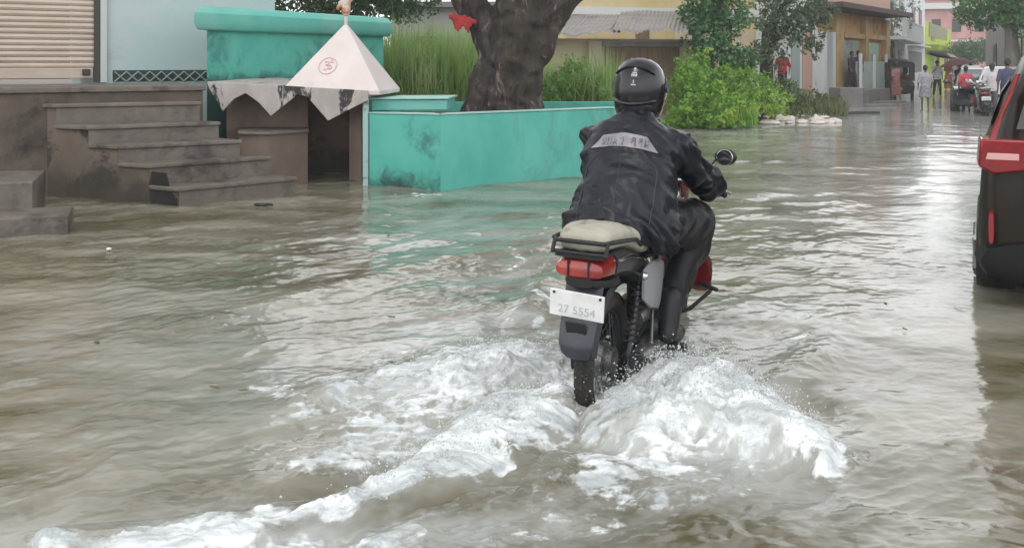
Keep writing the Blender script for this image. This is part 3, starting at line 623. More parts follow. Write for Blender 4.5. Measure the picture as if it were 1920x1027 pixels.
def bl(px, py, d, rx, rz=None, ry=None): return (*P(px, py, d), rx, ry or rx, rz or rx)
plant('shrub', 'light green leafy shrub growing right of the tree trunk', 'shrub', [bl(1075, 150, 15.6, .42, .4), bl(1110, 185, 15.2, .35, .3), bl(1040, 175, 15.2, .3, .35)], 1800, .07, m_shrub3, 5)
plant('bush', 'bright green bush drooping over the water right of the helmet', 'bush', [bl(1330, 195, 21.0, .75, .45), bl(1290, 215, 20.6, .5, .3), bl(1350, 225, 20.4, .45, .22), bl(1310, 165, 21.3, .5, .5), bl(1275, 150, 21.3, .22, .3), bl(1345, 140, 21.5, .2, .25), bl(1385, 190, 21.2, .3, .2), bl(1255, 235, 20.2, .3, .12)], 5600, .10, m_shrub, 7)
plant('bush', 'tall yellow green bush beneath the dark leafy tree', 'bush', [bl(1290, 140, 22.5, .35, .6), bl(1315, 115, 22.6, .25, .45), bl(1270, 175, 22, .4, .5)], 2200, .085, m_shrub, 8)
plant('bush', 'broad bright green bush left of the rubble heap', 'bush', [bl(1400, 165, 23.0, .8, .45), bl(1430, 190, 22.6, .7, .33), bl(1370, 150, 23.2, .55, .45), bl(1385, 205, 22.2, .5, .25)], 4800, .085, m_shrub, 9)
plant('bush', 'low dull green weeds behind the rubble heap', 'weeds', [bl(1480, 185, 25.6, .6, .36), bl(1520, 190, 26, .55, .3), bl(1465, 165, 26, .4, .35)], 2600, .08, m_shrub2, 10)
plant('bush', 'low dull green weeds beside the end of the kerb', 'weeds', [bl(1500, 212, 24.6, .45, .16), bl(1430, 222, 23.2, .4, .14), bl(1555, 195, 26.5, .45, .28), bl(1570, 208, 26.0, .3, .18), bl(1535, 205, 26.0, .3, .2)], 1700, .08, m_shrub2, 12)
grasspatch('verge_grass', ((1265, 20.6), (1420, 23.0)), 2200, .55, .03, .05, 41, .6, 'loose bright grass at the foot of the bushes', m_shrub)
grasspatch('verge_weeds', ((1400, 25.0), (1590, 26.8)), 900, .5, .035, .05, 43, .7, 'straggly weeds behind the rubble heap', m_shrub2)
# leafy trees
def leafy(name, label, tx, ty, d, h, blobs, n, size, m, seed, tr_=.12, lean=0, limbs=5):
    base = P(tx, 0, d); base = Vector((base.x, d, .05)); r = empty(name, tuple(base), label=label, cat='tree')
    q = MB(); topz = h; q.tube([base - Vector((0, 0, .1)), base + Vector((lean * .4, 0, topz * .5)), base + Vector((lean, 0, topz))], [tr_ * 1.25, tr_, tr_ * .6], 12)
    for k in range(min(limbs, len(blobs))):
        e = Vector(blobs[k][:3]); q.tube([base + Vector((lean * .8, 0, topz * .7)), (base + Vector((lean, 0, topz))).lerp(e, .55) + Vector((0, 0, .15)), e], [tr_ * .55, tr_ * .35, tr_ * .12], 7)
    q.build('trunk', m_bark, r, True, smooth=180); foliage('crown', blobs, n, size, m, r, seed, shell=.45); return r
m_lf2 = leafmat('deep_green_leaves', (.04, .13, .045), (.13, .27, .09), (.06, .15, .06))
m_lf3 = leafmat('greyish_leaves', (.06, .11, .05), (.17, .23, .13), (.08, .13, .07))
leafy('leafy_tree', 'dense dark green leafy tree over the bright bushes', 1355, 0, 24.5, 2.0, [bl(1330, 60, 24.5, .7, .7), bl(1360, 20, 24.5, .75, .7), bl(1345, 100, 24.2, .6, .45), bl(1310, 20, 24.8, .6, .6), bl(1390, 110, 24.2, .55, .35), bl(1340, -60, 24.6, 1.1, 1.0)], 9500, .12, m_lf2, 21)
leafy('leafy_tree', 'grey green tree with drooping branches before the orange shop', 1437, 0, 27.0, 2.6, [bl(1470, 50, 27, .9, .6), bl(1520, 60, 27.3, .55, .75), bl(1440, 100, 26.8, .55, .5), bl(1490, 0, 27, 1.0, .8), bl(1540, 20, 27.5, .5, .6), bl(1460, -60, 27, 1.5, 1.0)], 8500, .115, m_lf3, 23, .2)
leafy('leafy_tree', 'dark foliage behind the turquoise tank and white shop corner', 600, 0, 19.5, 2.4, [bl(560, 0, 19.5, 1.0, .55), bl(640, 0, 19.6, .9, .5), bl(700, 15, 19.4, .7, .45), bl(760, -10, 19.8, .9, .6)], 6000, .11, m_leaf_dk, 25, .15)
facade_grey = empty('distant_grey_house', (-1.4, 24, 0), label='plain grey house wall behind the tall grass left of the tree', cat='building')
MB().prism([P(735, 0, 24).xy, P(985, 0, 24).xy, P(985, 0, 28).xy, P(735, 0, 28).xy], 0, 2.95).build('wall', mat('grey_house_wall', (.42, .42, .40), (.5, .5, .47), 1, .8, dirt=(.25, .25, .23), dscale=1), facade_grey, True)
MB().prism([P(730, 0, 23.7).xy, P(990, 0, 23.7).xy, P(990, 0, 28).xy, P(730, 0, 28).xy], 2.953, 3.1).build('roof', mat('grey_roof', (.25, .24, .23), rough=.8), facade_grey, True)
MB().box(-2.6, -2.0, 23.97, 23.99, 1.4, 2.2).build('window', m_frame, facade_grey, True)
# rubble / litter heap at the water's edge
R_ = random.Random(9); m_rub = mat('pale_rubble', (.72, .64, .57), (.88, .80, .73), 5, .8, .4, 20, dirt=(.25, .2, .16), dscale=4); rb = []
for k in range(60):
    px = R_.uniform(1375, 1565); py = R_.uniform(210, 232) - (px - 1470) * .03; g0 = G(px, py, .03); s = R_.uniform(.07, .24)
    q = MB(); q.ell((0, 0, 0), (s * R_.uniform(.8, 1.5), s * R_.uniform(.7, 1.1), s * R_.uniform(.25, .5)), 9, 6, Matrix.Rotation(R_.uniform(0, 6), 3, 'Z'))
    q.v = [p * (1 + .22 * math.sin(7 * p.x / s + k) * math.cos(5 * p.y / s)) + g0 for p in q.v]
    tag(q.build('rubble_lump', m_rub, smooth=25), 'pale rubble and litter lump at the water edge below the bushes', 'rubble', 'rubble lumps along the water edge')

# ------------------------------------------------------------------ motorcycle (local frame: x forward, y left, z up from the road)
ROADZ = -.14
BL = (.405, 4.12, ROADZ); BH = math.radians(66)
bike = empty('motorcycle', BL, 0, 'small commuter motorcycle with olive seat and white number plate riding through the flood', 'motorcycle')
bike.rotation_euler = (math.radians(1.5), 0, BH)
m_black = mat('black_plastic', (.014, .014, .016), rough=.42, spec=.4)
m_satin = mat('grey_plastic', (.05, .052, .058), rough=.35)
m_chrome = mat('chrome', (.75, .75, .76), rough=.12, metal=1)
m_alu = mat('aluminium', (.42, .42, .42), (.3, .29, .27), 12, .4, .1, 30, metal=.85)
m_rubber = mat('tyre_rubber', (.02, .019, .018), (.05, .043, .035), 9, .75, .3, 60)
m_seat = mat('olive_seat_cover', (.46, .44, .34), (.54, .51, .41), 6, .55, .35, 18, dirt=(.24, .23, .17), dscale=5)
m_tank = mat('black_tank_paint', (.015, .015, .018), rough=.2, coat=.8)
m_redp = mat('dark_red_paint', (.17, .010, .015), rough=.25, coat=.6)
m_lamp = mat('red_lamp', (.44, .045, .03), (.30, .02, .02), 4, .2, coat=.5)
m_white = mat('number_plate_white', (1, 1, 1), (.9, .9, .88), 14, dirt=(.62, .6, .55), dscale=9, dth=(.55, .8), rough=.4)
m_smoke = mat('dark_navy_plastic', (.035, .04, .055), rough=.3)
def wheel(name, u, steer=0):
    c = Vector((u, 0, .30)); w = MB().tube([c + Vector((math.cos(a), 0, math.sin(a))) * .258 for a in np.linspace(0, 2 * math.pi, 57)[:-1]], .043, 14, closed=True)
    for k in range(56):   # tread blocks
        a = k / 56 * 2 * math.pi
        for sy in (-.022, 0, .022):
            M_ = Matrix.Translation(c) @ Matrix.Rotation(-a + (.03 if sy else 0), 4, 'Y'); w.box(.292, .3045 if sy == 0 else .300, sy - .009, sy + .009, -.009, .009, M_)
    ty = w.build(name, m_rubber, bike, smooth=True)
    r = MB().tube([c + Vector((math.cos(a), 0, math.sin(a))) * .222 for a in np.linspace(0, 2 * math.pi, 49)[:-1]], .017, 8, closed=True)
    r.build('rim', m_satin, ty, smooth=True)
    h = MB().disc(c, (0, 1, 0), .055, .11).disc(c, (0, 1, 0), .075, .03); h.build('hub', m_alu, ty, smooth=True)
    sp = MB()
    for k in range(36):
        a = k / 36 * 2 * math.pi; b2 = a + (.5 if k % 2 else -.5); s = .04 if k % 4 < 2 else -.04
        sp.tube([c + Vector((math.cos(b2) * .055, s, math.sin(b2) * .055)), c + Vector((math.cos(a) * .215, 0, math.sin(a) * .215))], .0018, 4)
    sp.build('spokes', m_satin, ty)
    return ty
wheel('rear_wheel', 0); wheel('front_wheel', 1.26)
# rear mudguard and flap
def arc_guard(c, R0, R1, a0, a1, w, th=.004, n=20, drop=.02):
    rings = []
    for a in np.linspace(a0, a1, n):
        q = []
        for y, rr in [(-w, -drop), (-w * .75, 0), (0, .006), (w * .75, 0), (w, -drop)]: q.append(c + Vector((math.cos(a) * (R0 + rr), y, math.sin(a) * (R0 + rr))))
        for y, rr in [(w, -drop), (w * .75, 0), (0, .006), (-w * .75, 0), (-w, -drop)]: q.append(c + Vector((math.cos(a) * (R0 + rr - th), y * .96, math.sin(a) * (R0 + rr - th))))
        rings.append(q)
    return MB().loft(rings)
arc_guard(Vector((0, 0, .32)), .345, .345, math.radians(165), math.radians(60), .075).build('rear_mudguard', m_black, bike, smooth=True)
fl = MB(); rings = []
for u_, z_, w_ in ((-.27, .70, .085), (-.31, .62, .085), (-.345, .54, .082), (-.372, .47, .078), (-.372, .43, .066), (-.355, .405, .05)):
    rings.append([Vector((u_, -w_, z_)), Vector((u_ - .012, -w_ * .7, z_)), Vector((u_ - .018, 0, z_)), Vector((u_ - .012, w_ * .7, z_)), Vector((u_, w_, z_)), Vector((u_ + .03, w_ * .9, z_ + .01)), Vector((u_ + .022, 0, z_ + .01)), Vector((u_ + .03, -w_ * .9, z_ + .01))])
fl.loft(rings).build('mud_flap', m_smoke, bike, smooth=True, bevel=.004)
MB().box(-.005, .005, -.045, .045, -.035, .035, Matrix.Translation((-.374, 0, .535)) @ Matrix.Rotation(math.radians(-24), 4, 'Y')).build('reflector_socket', m_black, bike, bevel=.006)
# number plate
PM = Matrix.Translation((-.358, .004, .628)) @ Matrix.Rotation(math.radians(4), 4, 'X') @ Matrix.Rotation(math.radians(-8), 4, 'Y') @ Matrix.Rotation(math.radians(4), 4, 'Z')
pl2 = MB().box(-.003, .003, -.118, .118, -.058, .058, PM).build('number_plate', m_white, bike, bevel=.003)
tx = MB()
for y in (-.1, .1): tx.disc(PM @ Vector((-.004, y, .044)), (1, 0, 0), .006, .004, 10)
tx.build('bolt', m_black, pl2)
m_ink = mat('faded_plate_ink', (.62, .63, .66), rough=.5)
def plate_text(s, size, y, z, parent, M_, m_):
    me = textmesh(s, size, .0006); T = M_ @ Matrix.Translation((-.0042, y, z)) @ Matrix.Rotation(math.radians(-90), 4, 'Z') @ Matrix.Rotation(math.radians(90), 4, 'X'); me.transform(T)
    return link(me, 'plate_letters', m_, parent)
plate_text('27 5554', .05, 0, -.024, pl2, PM, m_ink); 
# tail: lamp, side panels, seat, grab rail
def sect(u, w, z0, z1, rnd=.3, n=16, y0=0):
    ring = []
    for k in range(n):
        a = 2 * math.pi * k / n; c_, s_n = math.cos(a), math.sin(a); e = 2 / 3.2
        ring.append(Vector((u, y0 + w * math.copysign(abs(c_) ** e, c_), (z0 + z1) / 2 + (z1 - z0) / 2 * math.copysign(abs(s_n) ** e, s_n))))
    return ring
MB().loft([sect(-.362, .085, .75, .79), sect(-.352, .105, .74, .81), sect(-.30, .116, .732, .822), sect(-.22, .12, .72, .835)]).build('tail_light', m_lamp, bike, smooth=True)
for y in (-.045, .045): MB().box(-.369, -.355, y - .003, y + .003, .748, .815).build('lamp_divider', m_black, bike)
MB().loft([sect(-.352, .112, .822, .838), sect(-.22, .122, .828, .846)]).build('tail_cowl', m_black, bike, smooth=True)
MB().loft([sect(-.345, .06, .70, .745), sect(-.25, .10, .68, .73), sect(-.12, .11, .66, .73)]).build('lamp_bracket', m_black, bike, smooth=True)
MB().loft([sect(-.205, .124, .718, .838), sect(-.08, .128, .70, .835), sect(.08, .127, .665, .80), sect(.24, .12, .60, .76), sect(.36, .11, .56, .72)]).build('tail_panel', m_satin, bike, smooth=True)
for sy in (-1, 1):
    MB().tube([(-.2, sy * .128, .80), (-.05, sy * .133, .79), (.1, sy * .132, .755), (.22, sy * .126, .715)], [.006, .011, .010, .005], 8).build('silver_trim', m_chrome, bike, smooth=True)
    MB().loft([sect(.10, .006, .56, .70, y0=sy * .152), sect(.2, .016, .50, .72, y0=sy * .158), sect(.36, .016, .46, .70, y0=sy * .152), sect(.5, .008, .5, .66, y0=sy * .14)]).build('side_cover', mat('silver_cover', (.36, .37, .38), rough=.35), bike, smooth=True)
    MB().cap((.06, sy * .12, .69), (.05, sy * .16, .685), .008).ell((.045, sy * .17, .685), (.018, .02, .018)).build('indicator', m_chrome, bike, smooth=True)
seat = MB().loft([sect(-.325, .09, .86, .915), sect(-.305, .115, .84, .94), sect(-.2, .128, .838, .952), sect(-.05, .138, .822, .935), sect(.04, .148, .80, .905), sect(.12, .155, .765, .872), sect(.28, .16, .735, .85), sect(.48, .13, .74, .85), sect(.62, .085, .77, .87)])
sm = organic(seat, .014, 4); co = coords(sm); co += normals(sm) * (.004 * fbm(co[:, 0] * 18, co[:, 1] * 18 + co[:, 2] * 9, 3))[:, None]; setco(sm, co)
link(sm, 'seat', m_seat, bike, smooth=180)
gr = MB().tube([(.12, -.135, .80), (-.02, -.15, .86), (-.2, -.145, .885), (-.315, -.13, .895), (-.34, -.105, .89), (-.34, .105, .89), (-.315, .13, .895), (-.2, .145, .885), (-.02, .15, .86), (.12, .135, .80)], .0095, 8)
gr.tube([(-.335, -.118, .89), (-.365, -.118, .84)], .009, 8).tube([(-.335, .118, .89), (-.365, .118, .84)], .009, 8).tube([(-.352, -.112, .845), (-.352, .112, .845)], .009, 8)
gr.build('grab_rail', m_black, bike, smooth=True)
# frame, shocks, swing arm, chain guard, engine, exhaust
for sy in (-1, 1):
    s_ = MB().tube([(.02, sy * .115, .31), (.16, sy * .12, .66)], .013, 8)
    sk = s_.build('rear_shock', m_satin, bike, smooth=True)
    sp = MB()
    pts = [Vector((.04, sy * .116, .37)).lerp(Vector((.15, sy * .12, .62)), k / 90) + Vector((math.cos(k * .75) * .028 * .93, math.sin(k * .75) * .028, -math.cos(k * .75) * .012)) for k in range(91)]
    sp.tube(pts, .0045, 6).build('spring', m_black, sk, smooth=True)
    MB().tube([(0, sy * .085, .30), (.25, sy * .09, .33), (.48, sy * .09, .36)], .02, 8, flat=.7).build('swing_arm', m_black, bike, smooth=True)
MB().loft([sect(-.12, .012, .27, .40, y0=.10), sect(.1, .016, .27, .43, y0=.10), sect(.45, .016, .30, .44, y0=.10)]).build('chain_cover', m_black, bike, smooth=True)
MB().tube([(.95, 0, .92), (.78, 0, .86), (.5, 0, .74), (.3, 0, .70), (.0, 0, .74)], .022, 8).tube([(.97, 0, .84), (.86, 0, .5), (.8, 0, .26), (.5, 0, .22), (.42, 0, .4), (.4, 0, .7)], .018, 8).build('frame', m_black, bike, smooth=True)
en = MB().loft([sect(.42, .07, .24, .42), sect(.46, .11, .20, .46), sect(.62, .12, .19, .46), (sect(.72, .09, .22, .44))]).disc((.52, -.125, .33), (0, 1, 0), .085, .05, 24).disc((.52, .125, .33), (0, 1, 0), .085, .05, 24)
en.build('engine', m_alu, bike, smooth=True)
cy = MB()
for k in range(9): cy.loft([sect(.60 + .022 * k, .07, .40, .56), sect(.612 + .022 * k, .07, .40, .56)])
cy.build('cylinder_fins', m_alu, bike)
ex = MB().tube([(.80, -.04, .42), (.84, -.08, .32), (.78, -.13, .24), (.60, -.16, .23), (.45, -.165, .26)], [.019] * 5, 10)
exo = ex.build('exhaust', m_chrome, bike, smooth=True)
MB().tube([(.47, -.165, .258), (.40, -.168, .27), (.2, -.172, .295), (-.03, -.178, .325), (-.06, -.178, .329)], [.022, .038, .046, .046, .040], 16).build('silencer', m_alu, exo, smooth=True)
MB().tube([(-.045, -.178, .327), (-.068, -.178, .33), (-.07, -.178, .33), (-.02, -.178, .325)], [.043, .041, .028, .020], 16).build('silencer_tip', m_black, exo, smooth=True)
MB().tube([(.30, -.215, .30), (.06, -.222, .33)], [.018, .018], 8, flat=.35).build('heat_shield', m_chrome, exo, smooth=True)
for sy in (-1, 1):
    MB().tube([(.44, sy * .10, .24), (.46, sy * .20, .25)], .009, 8).tube([(.46, sy * .18, .25), (.46, sy * .28, .25)], .016, 8).build('footpeg', m_black, bike, smooth=True)
    MB().tube([(.36, sy * .13, .50), (.2, sy * .17, .34), (.16, sy * .19, .33)], .008, 8).tube([(.16, sy * .17, .33), (.16, sy * .25, .34)], .013, 8).build('passenger_footrest', m_alu, bike, smooth=True)
# crash guard with shin pad
lg = MB()
for sy in (-1, 1): lg.tube([(.88, sy * .03, .62), (.90, sy * .18, .60), (.90, sy * .29, .52), (.885, sy * .30, .44), (.86, sy * .2, .34), (.80, sy * .05, .28)], .011, 8)
lg.build('crash_guard', m_black, bike, smooth=True)
for sy in (-1, 1):
    MB().loft([sect(.875, .05, .60, .66, y0=sy * .20), sect(.88, .075, .46, .64, y0=sy * .235), sect(.905, .07, .43, .61, y0=sy * .235), sect(.92, .03, .50, .58, y0=sy * .21)]).build('leg_shield', m_redp, bike, smooth=True)
    MB().cap((.885, sy * .24, .475), (.875, sy * .335, .455), .013, .011, 10).build('guard_peg', m_black, bike, smooth=True)
# tank
tk = MB().loft([sect(.60, .07, .80, .88), sect(.66, .115, .79, .92), sect(.76, .14, .78, .97), sect(.88, .14, .79, .985), sect(.97, .10, .81, .965), sect(1.01, .05, .84, .93)])
tkm = organic(tk, .014, 8); link(tkm, 'fuel_tank', m_tank, bike, smooth=180)
MB().disc((.80, 0, .98), (0, 0, 1), .03, .02, 18).build('fuel_cap', m_chrome, bike, smooth=True)
MB().loft([sect(.70, .003, .84, .90, y0=-.138), sect(.92, .003, .85, .92, y0=-.138)]).build('tank_stripe', m_redp, bike)
# front end
fk = []
for sy in (-1, 1):
    MB().tube([(1.26, sy * .085, .30), (1.13, sy * .085, .62)], .024, 12).tube([(1.13, sy * .085, .62), (1.0, sy * .085, .95)], .016, 12).build('fork_leg', m_alu, bike, smooth=True)
arc_guard(Vector((1.26, 0, .30)), .335, .335, math.radians(185), math.radians(45), .065).build('front_mudguard', m_redp, bike, smooth=True)
MB().loft([sect(.98, .10, .94, .97), sect(1.06, .10, .90, .93)]).build('yoke', m_black, bike, smooth=True)
MB().tube([(1.10, 0, .92), (1.18, 0, .92), (1.21, 0, .92)], [.08, .095, .09], 22).build('headlight', m_chrome, bike, smooth=True)
MB().loft([sect(1.06, .10, .96, 1.02), sect(1.14, .12, .84, 1.06), sect(1.20, .105, .86, 1.05)]).build('headlight_cowl', m_redp, bike, smooth=True)
for y in (-.055, .055):
    d_ = MB().tube([(1.08, y, 1.04), (1.04, y, 1.075)], [.045, .05], 20).build('gauge', m_chrome, bike, smooth=True)
    MB().tube([(1.0399, y, 1.0752), (1.0385, y, 1.0765)], .041, 20).build('dial', m_white, d_)
MB().tube([(.90, -.33, .965), (.95, -.24, 1.0), (1.0, -.10, 1.0), (1.0, 0, .99), (1.0, .10, 1.0), (.95, .24, 1.0), (.90, .33, .965)], .011, 10).build('handlebar', m_chrome, bike, smooth=True)
for sy in (-1, 1):
    MB().tube([(.935, sy * .25, .985), (.895, sy * .355, .958)], .018, 12).ell((.893, sy * .362, .957), (.02, .014, .02), 12, 8).build('grip', m_black, bike, smooth=True)
    MB().tube([(.975, sy * .20, 1.0), (1.0, sy * .26, .99), (.97, sy * .37, .955)], [.009, .007, .006], 8).ell((.968, sy * .375, .954), (.009, .009, .009), 10, 6).build('lever', m_alu, bike, smooth=True)
    stem = MB().tube([(.95, sy * .235, 1.01), (.945, sy * .27, 1.09), (.955, sy * .30, 1.135)], .0055, 8)
    st_ = stem.build('mirror', m_black, bike, smooth=True)
    MB().ell((.975, sy * .345, 1.145), (.028, .060, .046), 20, 12).build('mirror_shell', m_black, st_, smooth=180)
    MB().tube([(.950, sy * .345, 1.145), (.946, sy * .345, 1.145)], [.044, .041], 24).build('mirror_glass', mat('mirror_glass', (.8, .8, .8), rough=.05, metal=1), st_)
MB().loft([sect(.985, .02, .985, 1.04, y0=-.215), sect(.955, .025, .98, 1.045, y0=-.215)]).build('switch_block', m_black, bike, smooth=True)
MB().disc((.99, -.19, 1.05), (.3, 0, 1), .035, .035, 16).build('brake_reservoir', m_white, bike, smooth=True)

# ------------------------------------------------------------------ rider (same local frame)
rider = empty('person', BL, 0, 'motorcycle rider in black helmet and dark rain jacket seen from behind', 'person')
rider.rotation_euler = bike.rotation_euler
m_skin = mat('skin', (.32, .18, .12), rough=.5)
hd = Vector((.535, .01, 1.50)); ht = Matrix.Rotation(math.radians(10), 3, 'Y')
HP = dict(pel=Vector((.24, 0, .90)), ch=Vector((.37, 0, 1.16)), nk=Vector((.47, 0, 1.36)))
def arm(sy): return [Vector((.44, sy * .18, 1.255)), Vector((.66, sy * .265, 1.07)), Vector((.87, sy * .305, 1.0))]
def leg(sy): return [Vector((.25, sy * .11, .87)), Vector((.73, sy * .235, .79)), Vector((.40, sy * .20, .40)), Vector((.50, sy * .205, .305))]
bd = MB().ell(HP['pel'], (.12, .15, .11)).cap(HP['pel'], HP['ch'], .11, .13).cap(HP['ch'] + Vector((0, -.08, .04)), HP['ch'] + Vector((0, .08, .04)), .11).cap(HP['nk'] - Vector((.02, 0, .05)), hd - Vector((0, 0, .05)), .052, .05)
bd.ell(hd, (.095, .075, .115), M=ht).ell(hd + Vector((.05, 0, -.055)), (.05, .05, .05)).ell(hd + Vector((.10, 0, -.01)), (.018, .013, .022))
for sy in (-1, 1):
    a = arm(sy); bd.cap(a[0], a[1], .045, .036).cap(a[1], a[2], .036, .026); l = leg(sy); bd.cap(l[0], l[1], .075, .052).cap(l[1], l[2], .05, .034).cap(l[2], l[3], .034, .03); bd.ell(hd + Vector((0, sy * .076, -.01)), (.018, .008, .03))
body = link(organic(bd, .011, 3), 'body', m_skin, rider, smooth=180)
for sy in (-1, 1): MB().ell(hd + Vector((.083, sy * .03, .01)), (.012, .014, .008), 10, 8).build('eye', m_white, body, smooth=180)
MB().cap(hd + Vector((.092, -.02, -.055)), hd + Vector((.092, .02, -.055)), .006).build('mouth', m_redp, body, smooth=180)
MB().ell(hd + Vector((-.01, 0, .02)), (.10, .08, .11), M=ht).build('hair', m_black, body, smooth=180)
# jacket
m_jack, t, b = nodes_of('navy_black_nylon')
tc = t.nodes.new('ShaderNodeTexCoord'); nj = noise(t, tc.outputs['Object'], 3, 4); t.links.new(mixc(t, ramp(t, nj, .35, .65), (.005, .006, .011), (.006, .007, .013)), b.inputs['Base Color'])
b.inputs['Roughness'].default_value = .36; b.inputs['Specular IOR Level'].default_value = .34
mpj = t.nodes.new('ShaderNodeMapping'); mpj.inputs['Scale'].default_value = (1, 1, 1.6); mpj.inputs['Rotation'].default_value = (.5, .3, .2); t.links.new(tc.outputs['Object'], mpj.inputs[0])
bp = N(t, 'ShaderNodeBump', Strength=.3, Distance=.03); t.links.new(noise(t, mpj.outputs[0], 5, 3, .5, 1.4), bp.inputs['Height']); t.links.new(bp.outputs[0], b.inputs['Normal'])
jk = MB()
def tor(c, rx, ry, n=28):
    """torso ring, tilted forward"""
    tl = Matrix.Rotation(math.radians(24), 3, 'Y'); return [Vector(c) + tl @ Vector((rx * math.copysign(abs(math.cos(a)) ** .85, math.cos(a)), ry * math.copysign(abs(math.sin(a)) ** .75, math.sin(a)), 0)) for a in [2 * math.pi * k / n for k in range(n)]]
jk.loft([tor((.22, 0, .765), .165, .235), tor((.215, 0, .80), .185, .262), tor((.235, 0, .86), .18, .262), tor((.27, 0, .95), .165, .244), tor((.31, 0, 1.05), .158, .236), tor((.35, 0, 1.15), .155, .24), tor((.39, 0, 1.24), .14, .232), tor((.425, 0, 1.31), .115, .17), tor((.45, 0, 1.36), .085, .10), tor((.47, 0, 1.40), .075, .085)])
for sy in (-1, 1):
    a = arm(sy); jk.cap(a[0] + Vector((-.02, -sy * .03, -.01)), a[0] + Vector((.01, sy * .02, -.02)), .092, .088).cap(a[0] + Vector((0, sy * .015, -.02)), a[1], .092, .074, 16).cap(a[1], a[1].lerp(a[2], .72), .072, .05, 16).cap(a[1].lerp(a[2], .70), a[1].lerp(a[2], .80), .046, .042)
jm = organic(jk, .0105, 5)
co = coords(jm); nn_ = normals(jm); x, y, z = co[:, 0], co[:, 1], co[:, 2]
armm = np.clip((np.abs(y) - .21) / .06, 0, 1) * (z < 1.3)
wr = .012 * fbm(y * 3 + x * 3, z * 6 + x * 5, 3, 5) * (1 + 1.4 * armm) + .018 * (1 - np.abs(pn((y + z) * 5, (z - y * .8 + x) * 9, 9)) * 2) * (.45 + .7 * sstep(1.05, .85, z) * (y < .05) + armm) - .004
wr += .009 * np.sin((z * 1.3 + y * .8 * np.sign(y) + x * .5) * 46 + 5 * pn(y * 5, z * 4, 2)) * sstep(.97, .84, z) * sstep(.0, .5, .5 + pn(y * 4, z * 3, 6))
wr += .008 * np.sin((x + z * .3) * 62 + 4 * pn(x * 6, z * 6, 3)) * armm
hem = sstep(.035, .0, np.abs(z - (.79 + .10 * (x - .2)))) ; wr += -.006 * hem
co += nn_ * wr[:, None]; setco(jm, co); jacket = link(jm, 'jacket', m_jack, rider, smooth=180)
BV = BVHTree.FromPolygons([v.co.copy() for v in jm.vertices], [tuple(p.vertices) for p in jm.polygons])
m_refl = mat('grey_reflective_panel', (.28, .27, .30), (.38, .365, .39), 14, .45, .2, 40)
BD = Vector((math.cos(math.radians(24)), 0, -math.sin(math.radians(24))))   # into the back
def onback(y, s, off=.004):
    """point on the jacket's back: y across, s metres up the back from the waist"""
    o_ = Vector((.22 + .41 * s, y, .80 + .9 * s)) - BD * .6
    h_, n_, i_, d_ = BV.ray_cast(o_, BD)
    return (h_ - BD * off) if h_ is not None else Vector((.22 + .41 * s, y, .80 + .9 * s))
def patch(name, fy0, fy1, s0, s1, m_, parent, ny=26, ns=6, off=.004, th=.003):
    Vt = []; 
    for l in (off, off - th):
        for j in range(ns + 1):
            for i in range(ny + 1):
                v = j / ns; u_ = i / ny; Vt.append(onback(fy0(v) + (fy1(v) - fy0(v)) * u_, s0 + (s1 - s0) * v + .012 * math.sin(u_ * math.pi), l))
    Fc = []; K = (ny + 1) * (ns + 1)
    for j in range(ns):
        for i in range(ny):
            a = j * (ny + 1) + i; Fc += [(a, a + 1, a + ny + 2, a + ny + 1), (K + a, K + a + ny + 1, K + a + ny + 2, K + a + 1)]
    for i in range(ny): Fc += [(i, K + i, K + i + 1, i + 1), (ns * (ny + 1) + i, ns * (ny + 1) + i + 1, K + ns * (ny + 1) + i + 1, K + ns * (ny + 1) + i)]
    for j in range(ns): a = j * (ny + 1); c_ = a + ny; Fc += [(a, a + ny + 1, K + a + ny + 1, K + a), (c_, K + c_, K + c_ + ny + 1, c_ + ny + 1)]
    mb_ = MB().add(Vt, Fc); return mb_ if name is None else mb_.build(name, m_, parent, smooth=True)
rp = patch('back_panel', lambda v: -.165 + .055 * v, lambda v: .165 - .055 * v, .40, .47, m_refl, jacket)
dk = MB(); R_ = random.Random(4)
xs = -.12
for wd in (.02, .018, .022, .0, .016, .02, .02, .018):   # worn, unreadable block lettering
    if wd:
        for (a0, a1, c0_, c1_) in R_.sample([(0, .25, 0, 1), (.75, 1, 0, 1), (0, 1, 0, .22), (0, 1, .78, 1), (0, 1, .4, .6)], 3):
            q = patch(None, lambda v, a0=a0, xs=xs, wd=wd: xs + wd * a0, lambda v, a1=a1, xs=xs, wd=wd: xs + wd * a1, .416 + .036 * c0_, .416 + .036 * c1_, None, None, 2, 2, .0065, .002); dk.add(q.v, q.f)
    xs += .03
dk.build('worn_lettering', mat('worn_print', (.08, .08, .10), (.3, .3, .32), 45, .5), jacket)
# piping seams on the back
sg_ = MB()
for y0, y1 in ((-.175, -.10), (.175, .10)):
    sg_.tube([onback(y0 + (y1 - y0) * max(0, (k / 12 - .8) * 5), .0 + .37 * k / 12 + .02, .002) for k in range(13)], .002, 5)
sg_.tube([onback(0, .02 + .35 * k / 12, .001) for k in range(13)], .0015, 5)
sg_.build('seam', m_smoke, jacket, smooth=True)
col_ = MB(); 
rings = []
for rr, dz, dx in ((.085, 0, 0), (.092, .03, -.008), (.088, .06, -.008), (.078, .062, -.004), (.074, .0, 0)):
    rings.append([Vector((.475 + dx + rr * math.cos(a), rr * 1.05 * math.sin(a), 1.375 + dz)) for a in [2 * math.pi * k / 24 for k in range(24)]])
col_.loft(rings, False).build('collar', m_jack, jacket, smooth=True)
